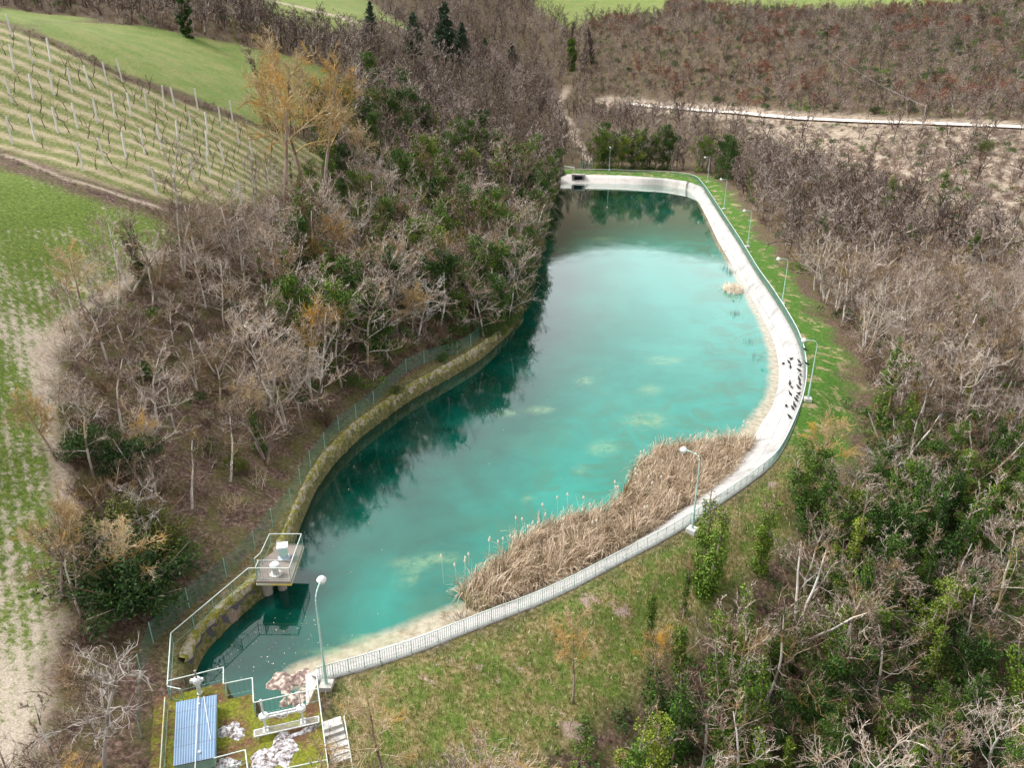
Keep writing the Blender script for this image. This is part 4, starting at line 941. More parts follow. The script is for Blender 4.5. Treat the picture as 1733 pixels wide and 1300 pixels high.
def split_mats(tr, cr, lim, n=3, rl=.021):
    a_ = [q for q in cr if q[2] >= rl]; b_ = [q for q in cr if q[2] < rl]
    return (a_, b_)
def reg(name, parts, cat):
    """parts: (part name, V, F, material); keeps meshes for copying"""
    ms = []
    for pn, V, F, mt in parts:
        me = bpy.data.meshes.new(pn); me.vertices.add(len(V)); me.vertices.foreach_set('co', np.asarray(V, np.float32).ravel())
        nf = len(F); me.loops.add(nf * 4); me.loops.foreach_set('vertex_index', np.asarray(F, np.int32).ravel()); me.polygons.add(nf); me.polygons.foreach_set('loop_start', np.arange(0, nf * 4, 4, dtype=np.int32)); me.update(calc_edges=True)
        if isinstance(mt, tuple):
            for q in mt[0]: me.materials.append(q)
            me.polygons.foreach_set('material_index', mt[1].astype(np.int32))
        else: me.materials.append(mt)
        ms.append((pn, me))
    PROTO.setdefault(name, []).append(ms)
def plant(kind, name, label, cat, x, y, s=1.0, group=None, rz=None, var=None, zs=1.0, z=None, tilt=0):
    v = PROTO[kind]; ms = v[random.randrange(len(v)) if var is None else var % len(v)]
    t = thing(name, label, cat, (x, y, H1(x, y) if z is None else z), random.random() * 6.28 if rz is None else rz, group); t.scale = (s, s, s * zs)
    if tilt: t.rotation_euler = (tilt, 0, t.rotation_euler[2])
    for pn, me in ms:
        o = bpy.data.objects.new(pn, me); COL.objects.link(o); o.parent = t
    return t
for k in range(5):
    rs = np.random.RandomState(20 + k)
    tr, cr = bare(rs, Ht=rs.uniform(7.5, 10), limbs=11, sub=6, twig=5, tl=3, spread=[.5, .38, .6, .45, .55][k], multi=[1, 2, 1, 3, 1][k], wob=.2, k=1.05)
    a_, b_ = split_mats(tr, cr, 0); Vt, Ft = tubes(tr, 6); Vc, Fc = tubes(a_ + b_, 3); mi = np.repeat([0] * len(a_) + [1] * len(b_), 3); reg('bare', [('trunk', Vt, Ft, M['bark_limb']), ('crown', Vc, Fc, ([M['bark_limb'], M['bark_twig']], mi))], 'tree')
for k in range(2):
    rs = np.random.RandomState(40 + k); tr, cr = bare(rs, Ht=9.5, limbs=14, sub=7, twig=6, tl=4, spread=.5, k=1.25, wob=.2, clear=.38, up=.6, r0=.15)
    Vt, Ft = tubes(tr, 6); Vc, Fc = tubes(cr, 3); reg('lichen', [('trunk', Vt, Ft, M['bark']), ('crown', Vc, Fc, M['bark_lichen'])], 'tree')
for k in range(2):
    rs = np.random.RandomState(50 + k); tr, cr = bare(rs, Ht=7, limbs=8, sub=6, twig=4, tl=2, spread=.6, k=1.05, wob=.24)
    Vt, Ft = tubes(tr, 6); Vc, Fc = tubes(cr, 4); reg('pale', [('trunk', Vt, Ft, M['bark_pale']), ('crown', Vc, Fc, M['bark_pale'])], 'tree')
for k in range(4):   # ivy-clad trees
    rs = np.random.RandomState(60 + k); Ht = 9.0; tr, cr = bare(rs, Ht=Ht, limbs=9, sub=5, twig=4, tl=2, spread=.34, k=1.2, wob=.2, clear=.55)
    Vt, Ft = tubes(tr, 6); Vc, Fc = tubes(cr, 3)
    cen, rad = [], []
    for j in range(30):
        f = rs.rand() ** .8; seg = tr[min(7, int(f * .92 * 8))]; c_ = seg[0] + (seg[1] - seg[0]) * rs.rand(); rr = [.55, .75, .5, .9][k] * (1.0 - .55 * f) * rs.uniform(.6, 1.2)
        cen.append(c_ + rs.randn(3) * np.array([.28, .28, .2]) * (1.2 - f)); rad.append(rr)
    if k in (1, 3):
        for j in range(10): sg_ = cr[rs.randint(0, min(len(cr), 400))]; cen.append(sg_[1] * np.array([.8, .8, .95])); rad.append(.45)
    C0 = clumps(cen, rad, 85, rs, .45); Vq, Fq = quads(C0, .12, rs); reg('ivy', [('trunk', Vt, Ft, M['bark']), ('crown', Vc, Fc, M['bark_twig']), ('ivy', Vq, Fq, M['ivy_l'] if k == 2 else M['ivy'])], 'tree')
for k in range(3):   # narrow ivy columns
    rs = np.random.RandomState(180 + k); tr, cr = bare(rs, Ht=8.5, limbs=7, sub=3, twig=3, tl=1, spread=.2, k=1.0, wob=.15, clear=.8, multi=[2, 1, 2][k]); cen, rad = [], []
    for j in range(46):
        sg_ = tr[rs.randint(0, len(tr) - (2 if k == 1 else 1))]; f = min(1, max(0, sg_[0][2] / 8)); cen.append(sg_[0] + (sg_[1] - sg_[0]) * rs.rand() + rs.randn(3) * np.array([.16, .16, .1])); rad.append([.72, .42, .6][k] * (1.1 - .55 * f) * rs.uniform(.7, 1.15))
    C0 = clumps(cen, rad, 75, rs, .5); Vq, Fq = quads(C0, .13, rs); Vt, Ft = tubes(tr, 6); Vc, Fc = tubes(cr, 3)
    reg('ivycol', [('trunk', Vt, Ft, M['bark']), ('crown', Vc, Fc, M['bark_twig']), ('ivy', Vq, Fq, M['ivy_l'] if k == 1 else M['ivy'])], 'tree')
for k in range(3):   # trees smothered in ivy to the crown
    rs = np.random.RandomState(160 + k); tr, cr = bare(rs, Ht=9.0, limbs=8, sub=4, twig=4, tl=2, spread=.42, k=1.2, wob=.22, clear=.3)
    cen, rad = [], []; a_, b_ = split_mats(tr, cr, 0)
    for j in range(20): f = rs.rand(); sg_ = tr[min(7, int(f * 8))]; cen.append(sg_[0] + rs.randn(3) * np.array([.35, .35, .3])); rad.append(rs.uniform(.6, 1.05) * (1.15 - .5 * f))
    for j in range([26, 34, 18][k]): sg_ = a_[rs.randint(0, len(a_))]; cen.append(sg_[1] * np.array([.85, .85, .92]) + rs.randn(3) * .15); rad.append(rs.uniform(.35, .85))
    C0 = clumps(cen, rad, 100, rs, .4); Vq, Fq = quads(C0, .11, rs); Vt, Ft = tubes(tr, 6); Vc, Fc = tubes(cr, 3)
    reg('ivybig', [('trunk', Vt, Ft, M['bark']), ('crown', Vc, Fc, M['bark_twig']), ('ivy', Vq, Fq, M['ivy'])], 'tree'); reg('ivybigl', [('trunk', Vt, Ft, M['bark']), ('crown', Vc, Fc, M['bark_twig']), ('ivy', Vq, Fq, M['ivy_l'])], 'tree')
for k in range(3):   # evergreen shrubs
    rs = np.random.RandomState(70 + k); cen, rad = [], []
    for j in range(26):
        d = rs.randn(3); d[2] = abs(d[2]); d = nrm(d) * rs.uniform(.4, 1) * np.array([1.6, 1.6, 1.9]); cen.append(d + np.array([0, 0, .6])); rad.append(rs.uniform(.35, .75))
    C0 = clumps(cen, rad, 130, rs, .5); Vq, Fq = quads(C0, .085, rs)
    tr, cr = bare(rs, Ht=2.6, limbs=6, sub=3, twig=2, tl=1, spread=.6, r0=.08, k=1); Vt, Ft = tubes(tr + cr[:60], 4)
    reg('shrub', [('trunk', Vt, Ft, M['bark']), ('crown', Vq, Fq, M['shrub'])], 'shrub'); reg('olive', [('trunk', Vt, Ft, M['bark']), ('crown', Vq, Fq, M['olive'])], 'shrub')
for k in range(2):   # conifers
    rs = np.random.RandomState(80 + k); Ht = 11.; tr = [(np.array([0, 0, -.3 + i * Ht / 8]), np.array([0, 0, -.3 + (i + 1) * Ht / 8]), .18 * (1 - i / 8) + .02, .18 * (1 - (i + 1) / 8) + .02) for i in range(8)]
    C0 = []; br_ = []
    for j in range(150):
        f = rs.rand() ** .8; z = 1.0 + f * (Ht - 1.0); L = (3.2 if k == 0 else 2.6) * (1 - f) ** .8 * rs.uniform(.6, 1.15) + .15; az = rs.rand() * 6.28; d = np.array([math.cos(az), math.sin(az), -.12 if k == 0 else .3])
        b0 = np.array([0, 0, z]); br_.append((b0, b0 + d * L, .03, .01)); m_ = int(12 + L * 22); t_ = rs.rand(m_) ** .7
        C0.append(b0 + d * (t_ * L)[:, None] + rs.randn(m_, 3) * np.array([.16, .16, .10]) * (1 + L * .25))
    Vq, Fq = quads(np.vstack(C0), .24, rs, 0, 2.0); Vt, Ft = tubes(tr + br_, 4); reg('conifer', [('trunk', Vt, Ft, M['bark']), ('crown', Vq, Fq, M['needle'])], 'tree')
for k in range(2):   # feathery juniper
    rs = np.random.RandomState(85 + k); C0 = []; br_ = []
    for j in range(70):
        az = rs.rand() * 6.28; el = rs.uniform(.25, 1.3); d = np.array([math.cos(az) * math.cos(el), math.sin(az) * math.cos(el), math.sin(el)]); L = rs.uniform(1.6, 3.6)
        br_.append((np.zeros(3), d * L, .035, .01)); m_ = 190; t_ = rs.rand(m_) ** .6; p_ = d * (t_ * L)[:, None]; p_[:, 2] -= (t_ ** 2) * .5 * L * .3; C0.append(p_ + rs.randn(m_, 3) * .17 * (.4 + t_[:, None]))
    Vq, Fq = quads(np.vstack(C0), .085, rs, 0, 2.2); Vt, Ft = tubes(br_, 4); reg('juniper', [('trunk', Vt, Ft, M['bark']), ('crown', Vq, Fq, M['olive'] if k else M['shrub'])], 'shrub')
for k in range(2):   # columnar poplar
    rs = np.random.RandomState(90 + k); tr, cr = bare(rs, Ht=17, limbs=34, sub=5, twig=4, tl=1, spread=.2, r0=.3, k=3.2, up=2.6, wob=.1, clear=.12)
    Vt, Ft = tubes(tr, 6); Vc, Fc = tubes(cr, 3); pr = [('trunk', Vt, Ft, M['bark']), ('crown', Vc, Fc, M['bark_far'])]
    if k == 0:
        cen = [tr[min(7, int(f * 8))][0] + rs.randn(3) * .25 for f in rs.rand(34) * .75]; C0 = clumps(cen, [rs.uniform(.8, 1.4) for _ in cen], 30, rs); Vq, Fq = quads(C0, .3, rs); pr.append(('ivy', Vq, Fq, M['ivy']))
    reg('poplar', pr, 'tree')
for k in range(2):   # oak holding dead leaves / scrub
    rs = np.random.RandomState(95 + k); tr, cr = bare(rs, Ht=4.5, limbs=7, sub=4, twig=3, tl=0, spread=.6, k=1.5)
    ends = np.array([s[1] for s in cr]); C0 = np.repeat(ends, 4, 0) + rs.randn(len(ends) * 4, 3) * .22; Vq, Fq = quads(C0, .2, rs); Vt, Ft = tubes(tr + cr, 3)
    reg('rust', [('trunk', Vt, Ft, M['bark_far']), ('crown', Vq, Fq, M['rust'])], 'tree')
for k in range(2):
    rs = np.random.RandomState(195 + k); C0 = clumps([rs.randn(3) * np.array([.8, .8, .5]) + np.array([0, 0, 1.4]) for _ in range(9)], [rs.uniform(.4, .7) for _ in range(9)], 22, rs); Vq, Fq = quads(C0, .22, rs); reg('rustm', [('rust', Vq, Fq, M['rust'])], 'brush')
# light versions for the masses
def light(name, parts_list): PROTO[name] = parts_list
for k in range(5):
    rs = np.random.RandomState(120 + k); tr, cr = bare(rs, Ht=rs.uniform(6.5, 9), limbs=9, sub=5, twig=4, tl=1, spread=[.45, .36, .55, .4, .5][k], multi=[1, 2, 1, 3, 2][k], wob=.2, k=1.5)
    al = tr + cr; Vt, Ft = tubes(al, 3); mi = np.repeat((np.array([q[2] for q in al]) < .026).astype(int), 3); reg('mass_mid', [('tree', Vt, Ft, ([M['bark_limb'], M['bark_twig']], mi))], 'tree')
for k in range(5):
    rs = np.random.RandomState(130 + k); tr, cr = bare(rs, Ht=rs.uniform(6, 8.5), limbs=8, sub=5, twig=3, tl=0, spread=[.45, .36, .55, .4, .5][k], multi=[1, 2, 1, 2, 1][k], wob=.2, k=2.3)
    Vt, Ft = tubes(tr + cr, 3); reg('mass_far', [('tree', Vt, Ft, M['bark_far'])], 'tree')
for k in range(4):
    rs = np.random.RandomState(140 + k); s = []
    for j in range(34):
        az = rs.rand() * 6.28; d = np.array([math.cos(az) * .6, math.sin(az) * .6, rs.uniform(.3, 1.3)]); p = rs.randn(3) * .3; p[2] = -.05; L = rs.uniform(.5, 1.7)
        q = p + nrm(d) * L * .5; q2 = q + nrm(d + rs.randn(3) * .4) * L * .5; s += [(p, q, .016, .012), (q, q2, .012, .006)]
        for _ in range(2): s.append((q, q + nrm(d + rs.randn(3) * .9) * L * .4, .010, .005))
    Vt, Ft = tubes(s, 3); reg('brush', [('brush', Vt, Ft, M['brush'] if k % 2 else M['bark_twig'])], 'brush')
for k in range(2):
    rs = np.random.RandomState(150 + k); cen = [rs.randn(3) * np.array([.7, .7, .3]) + np.array([0, 0, .5]) for _ in range(7)]
    C0 = clumps(cen, [rs.uniform(.3, .6) for _ in cen], 60, rs); Vq, Fq = quads(C0, .13, rs); reg('ever', [('ever', Vq, Fq, M['shrub'])], 'brush'); reg('dry', [('dry', Vq, Fq, M['litter'])], 'brush'); reg('ever', [('ever', Vq, Fq, M['ivy'])], 'brush')

def mass(name, label, cat, kinds, pts):
    """pts rows: x, y, z, kind index, scale ; one object, one mesh, made with geometry nodes"""
    pts = np.asarray(pts, float)
    coll = bpy.data.collections.new('sources ' + name); objs = []
    idx_of = []
    for kname in kinds:
        ids = []
        for ms in PROTO[kname]:
            o = bpy.data.objects.new('src%03d' % len(objs), ms[0][1]); coll.objects.link(o); ids.append(len(objs)); objs.append(o)
        idx_of.append(ids)
    me = bpy.data.meshes.new(name); me.vertices.add(len(pts)); me.vertices.foreach_set('co', pts[:, :3].astype(np.float32).ravel())
    rs = np.random.RandomState(3); ki = np.array([idx_of[int(k)][rs.randint(len(idx_of[int(k)]))] for k in pts[:, 3]], np.int32)
    for nm, tp_, val in (('pick', 'INT', ki), ('turn', 'FLOAT', rs.rand(len(pts)).astype(np.float32) * 6.28), ('size', 'FLOAT', pts[:, 4].astype(np.float32)), ('tint', 'FLOAT', rs.rand(len(pts)).astype(np.float32))):
        a_ = me.attributes.new(nm, tp_, 'POINT'); a_.data.foreach_set('value', val)
    me.update(); o = bpy.data.objects.new(name, me); COL.objects.link(o); tag(o, label, cat, kind='stuff')
    ng = bpy.data.node_groups.new(name, 'GeometryNodeTree'); ng.interface.new_socket('Geometry', in_out='INPUT', socket_type='NodeSocketGeometry'); ng.interface.new_socket('Geometry', in_out='OUTPUT', socket_type='NodeSocketGeometry')
    A = ng.nodes.new; gi, go = A('NodeGroupInput'), A('NodeGroupOutput'); ip_, ci, re = A('GeometryNodeInstanceOnPoints'), A('GeometryNodeCollectionInfo'), A('GeometryNodeRealizeInstances')
    ci.inputs['Collection'].default_value = coll; ci.inputs['Separate Children'].default_value = True; ci.inputs['Reset Children'].default_value = True
    def named(nm, dt): q = A('GeometryNodeInputNamedAttribute'); q.data_type = dt; q.inputs['Name'].default_value = nm; return q.outputs[0]
    cx = A('ShaderNodeCombineXYZ'); e2r = A('FunctionNodeEulerToRotation'); L = ng.links.new
    L(gi.outputs[0], ip_.inputs['Points']); L(ci.outputs[0], ip_.inputs['Instance']); ip_.inputs['Pick Instance'].default_value = True
    L(named('pick', 'INT'), ip_.inputs['Instance Index']); L(named('turn', 'FLOAT'), cx.inputs[2]); L(cx.outputs[0], e2r.inputs[0]); L(e2r.outputs[0], ip_.inputs['Rotation']); L(named('size', 'FLOAT'), ip_.inputs['Scale'])
    L(ip_.outputs[0], re.inputs[0]); L(re.outputs[0], go.inputs[0])
    md = o.modifiers.new('scatter', 'NODES'); md.node_group = ng
    return o

# ---------------------------------------------------------------- where woods stand
def exclusion(x, y, far=False, mg_dam=3.4):
    """>0 keeps clear"""
    bad = np.zeros(x.shape, bool)
    for poly, mg in ((Z_crop, 1.0), (Z_vine, 0), (Z_mead, 0), (Z_strip, 0), (Z_farl, 0), (Z_farm, 0), (Z_farr, 0), (Z_damg, mg_dam)):
        bad |= sdist(x, y, poly) > -mg
    so = sdist(x, y, outer); bad |= so > np.where((x < 12) & (y > 93), -.9, -2.2)
    bad |= (dist(x, y, fence_line) < 7.6) & (y > 60); bad |= (dist(x, y, far_rail) < 9)
    bad |= inside(x, y, deck_poly) | (dist(x, y, deck_poly, True) < 2.5)
    bad |= dist(x, y, track_c) < 5
    bad |= dist(x, y, gully) < 2.5
    bad |= dist(x, y, np.array([f[:2] for f in fpos])) < 1.3
    # the walkway side of the fence
    bad |= (dist(x, y, wall_line) < 3.2) & (y < 93)
    return bad
def jgrid(x0, x1, y0, y1, s, rs):
    gx_, gy_ = np.meshgrid(np.arange(x0, x1, s), np.arange(y0, y1, s)); q = np.stack([gx_.ravel(), gy_.ravel()], 1); return q + rs.uniform(-.48, .48, q.shape) * s
def inview(q, mx_=80, my=60):
    z = height(q[:, 0], q[:, 1]); px, py, zc_ = proj(q[:, 0], q[:, 1], z + 4); return z, (zc_ > 10) & (px > -mx_) & (px < 1733 + mx_) & (py > -my - 60) & (py < 1300 + 3 * my), px, py
rs = np.random.RandomState(99)
q1 = jgrid(-75, 85, 22, 115, 2.9, rs); q2 = jgrid(-130, 150, 115, 255, 4.0, rs); q3 = jgrid(-300, 340, 255, 560, 5.6, rs)
Q = np.vstack([q1, q2, q3]); zQ, vis, pxQ, pyQ = inview(Q)
ok = vis & ~exclusion(Q[:, 0], Q[:, 1]); Q, zQ, pxQ, pyQ = Q[ok], zQ[ok], pxQ[ok], pyQ[ok]
_, pyg, _ = proj(Q[:, 0], Q[:, 1], zQ); pxg = proj(Q[:, 0], Q[:, 1], zQ)[0]
# thin out the clearing, the scrub slope and the mid right slope
keep = np.ones(len(Q), bool); u = rs.rand(len(Q))
keep &= ~((sdist(Q[:, 0], Q[:, 1], Z_clear) > 0) & (u < .62)); keep &= ~((sdist(Q[:, 0], Q[:, 1], Z_scrub) > 0) & (u < .86))
Q, zQ, pxg, pyg = Q[keep], zQ[keep], pxg[keep], pyg[keep]; dcam = np.sqrt(Q[:, 0] ** 2 + Q[:, 1] ** 2 + (CAM_Z - zQ) ** 2)
print('trees', len(Q))
hill = (pxg > 1000) & (pyg < 192)
order = np.argsort(dcam); near = [i for i in order if not hill[i]]
def region(x, y, px, py):
    if px < 330 and py > 1000: return 'near the crop field below the junipers'
    if px < 430 and py > 560: return 'on the litter slope between crop field and mesh fence'
    if px < 900 and py > 400: return 'in the wood between vineyard and stone wall'
    if px < 950: return 'in the wood above the stone wall'
    if py > 850: return 'in the tangled wood below the grassy dam'
    return 'in the wood beyond the bank grass and lamps'
cnt = {'bare': 0, 'ivy': 0, 'pale': 0, 'lichen': 0}; massm = []; massf = []; rr = np.random.RandomState(4)
for i in near:
    x, y = Q[i]; px, py = pxg[i], pyg[i]; u_ = rr.rand(); s = rr.uniform(.75, 1.2) * (1.18 if 430 < px < 960 and py < 760 else 1.0) * (1.15 if y > 115 else 1.0)
    lowr = px > 900 and py > 780
    if px < 450 and 43 + .177 * (px - 130) < py < 395: continue
    if 250 < px < 600 and 335 < py < 430: s *= .6
    if px < 400 and py > 560 and rr.rand() < .35: continue
    if 440 < px < 720 and py < 85: s *= .6
    if px < 450 and py > 550: s *= .8
    p_ivy = .72 if lowr else (.38 if (470 < px < 950 and 230 < py < 640) else .2 if (600 < px < 930 and 150 < py < 240) else (.16 if px > 1200 and py > 560 else .03))
    if u_ < p_ivy and cnt['ivy'] < 290 and dcam[i] < 210:
        cnt['ivy'] += 1; big = (lowr and rr.rand() < .36) or (500 < px < 950 and rr.rand() < .6); col_ = lowr and not big and rr.rand() < .8; plant('ivycol' if col_ else ('ivybigl' if rr.rand() < .16 else 'ivybig') if big else 'ivy', 'ivy_tree', 'ivy clad tree ' + region(x, y, px, py), 'tree', x, y, s * (.86 if lowr else 1.08), 'ivy clad trees ' + region(x, y, px, py), z=zQ[i], zs=(1.25 if col_ else 1.0), var=(int(rr.choice([1, 2, 3, 3])) if lowr or 500 < px < 950 else None))
    elif u_ > (.965 if lowr else .93) and cnt['pale'] < 60 and dcam[i] < 150:
        cnt['pale'] += 1; plant('pale', 'pale_tree', 'leafless tree with pale bare branches ' + region(x, y, px, py), 'tree', x, y, s, 'pale leafless trees ' + region(x, y, px, py), z=zQ[i])
    elif .84 < u_ <= .93 and px < 900 and cnt['lichen'] < 60 and dcam[i] < 150:
        cnt['lichen'] += 1; plant('lichen', 'lichen_tree', 'leafless tree yellow with lichen ' + region(x, y, px, py), 'tree', x, y, s * .75, 'yellow lichened trees ' + region(x, y, px, py), z=zQ[i])
    elif cnt['bare'] < 300:
        cnt['bare'] += 1; plant('bare', 'bare_tree', 'leafless brown tree ' + region(x, y, px, py), 'tree', x, y, s, 'leafless trees ' + region(x, y, px, py), z=zQ[i])
    elif dcam[i] < 150: massm.append((x, y, zQ[i], 0, s))
    else: massf.append((x, y, zQ[i], 0, s * 1.02))
print(cnt, len(massm), len(massf), hill.sum())
if massm: mass('woodland', 'dense leafless wood filling the slopes around the pond', 'wood', ['mass_mid'], massm)
mass('distant_woods', 'purple brown leafless woods on the slopes beyond the pond', 'wood', ['mass_far'], massf)
# hillside scrub above the track
hp = Q[hill]; hzv = zQ[hill]; qh = jgrid(10, 330, 235, 600, 3.5, rs); zh, vh, a1, b1 = inview(qh); pg = proj(qh[:, 0], qh[:, 1], zh)
okh = vh & ~exclusion(qh[:, 0], qh[:, 1]) & (pg[0] > 1000) & (pg[1] < 200); qh, zh = qh[okh], zh[okh]; print('hill', len(qh))
rus = nz2(qh[:, 0], qh[:, 1], .06, 3); pts = []; nr = ns_ = 0
for (x, y), z, rv in zip(qh, zh, rus):
    u_ = rr.rand()
    if rv > .15 and u_ < .10 and nr < 120: nr += 1; plant('rust', 'oak', 'small oak holding rusty dead leaves on the hillside above the track', 'tree', x, y, rr.uniform(.7, 1.15), 'rusty oaks on the hillside above the track', z=z)
    elif u_ > .955 and ns_ < 90: ns_ += 1; plant('shrub', 'evergreen_shrub', 'dark evergreen shrub on the hillside above the track', 'shrub', x, y, rr.uniform(.7, 1.2), 'dark shrubs on the hillside above the track', z=z)
    elif u_ < .66: pts.append((x, y, z, 0, rr.uniform(.55, 1.0)))
    else: pts.append((x, y, z, (3 if rv > .1 and rr.rand() < .4 else rr.choice([1, 2], p=[.4, .6])), rr.uniform(1.0, 2.0)))
mass('hillside_scrub', 'purple brown scrub covering the hillside above the pale track', 'scrub', ['mass_far', 'dry', 'ever', 'rustm'], pts)
# undergrowth
q = np.vstack([jgrid(-75, 85, 22, 115, 1.9, rs), jgrid(-120, 150, 115, 240, 3.0, rs)]); zu, vu, _, _ = inview(q, 20, 20); q2_ = ~exclusion(q[:, 0], q[:, 1], mg_dam=.6) & vu; q, zu = q[q2_], zu[q2_]
clr = (sdist(q[:, 0], q[:, 1], Z_clear) > 0); kp = ~(clr & (rs.rand(len(q)) < .5)); q, zu = q[kp], zu[kp]; pgx, pgy, _ = proj(q[:, 0], q[:, 1], zu); pts = []
for (x, y), z, a1, b1 in zip(q, zu, pgx, pgy):
    pe = .8 if (a1 > 900 and b1 > 700) else (.16 if 450 < a1 < 950 else .06)
    pts.append((x, y, z, 1 if rr.rand() < pe else 0, rr.uniform(.7, 1.6) * (.6 if sdist(np.array([x]), np.array([y]), Z_damg)[0] > -3.4 else 1) if a1 > 900 else rr.uniform(.7, 1.4)))
pts = [p_ for p_, a1, b1 in zip(pts, pgx, pgy) if not (a1 < 450 and 43 + .177 * (a1 - 130) < b1 < 360)]; 
fl_ = np.array([f[:2] for f in fpos]); qe = jgrid(-40, 5, 45, 105, 1.35, rs); de = dist(qe[:, 0], qe[:, 1], fl_); dwl = dist(qe[:, 0], qe[:, 1], wall_line)
me_ = (de > .9) & (de < 8) & (dwl > de + .8) & (sdist(qe[:, 0], qe[:, 1], outer) < -2.2) & (qe[:, 1] > 60) & (rs.rand(len(qe)) < .75); qe = qe[me_]; ze = height(qe[:, 0], qe[:, 1])
for (x, y), z in zip(qe, ze): pts.append((x, y, z, 1 if rr.rand() < .22 else 0, rr.uniform(.7, 1.6)))
print('under', len(pts)); mass('undergrowth', 'tangled brush and low ivy under the trees', 'undergrowth', ['brush', 'ever'], pts)
# scrub slope right: dry tufts and bushes
q = jgrid(60, 200, 120, 300, 3.2, rs); zu, vu, _, _ = inview(q); sdz = sdist(q[:, 0], q[:, 1], Z_scrub); kp = vu & (sdz > -6) & (dist(q[:, 0], q[:, 1], track_c) > 4) & (rs.rand(len(q)) < .8)
pts = [(x, y, z, rr.choice([0, 1, 2], p=[.55, .3, .15]), rr.uniform(.6, 1.5)) for (x, y), z in zip(q[kp], zu[kp])]; mass('dry_scrub', 'dry tufts and low bushes on the pale slope below the track', 'scrub', ['dry', 'brush', 'ever'], pts)
# hedge between vineyard and meadow
hl = resample(GP([(55,58),(120,90),(200,126),(290,163),(395,198),(440,215)]), .75); pts = [(x + rr.randn() * .3, y + rr.randn() * .3, H1(x, y), rr.choice([0, 1], p=[.6, .4]), rr.uniform(.35, .6)) for x, y in hl]
for ln_ in (GP([(5,268),(80,295),(160,325),(230,345),(280,365)]),):
    for x, y in resample(ln_, 1.1): pts.append((x + rr.randn() * .3, y + rr.randn() * .3, H1(x, y), 1 if rr.rand() < .5 else 0, rr.uniform(.2, .38)))
mass('hedgerow', 'low dark bramble strip between vineyard and green meadow', 'hedge', ['brush', 'dry'], pts)

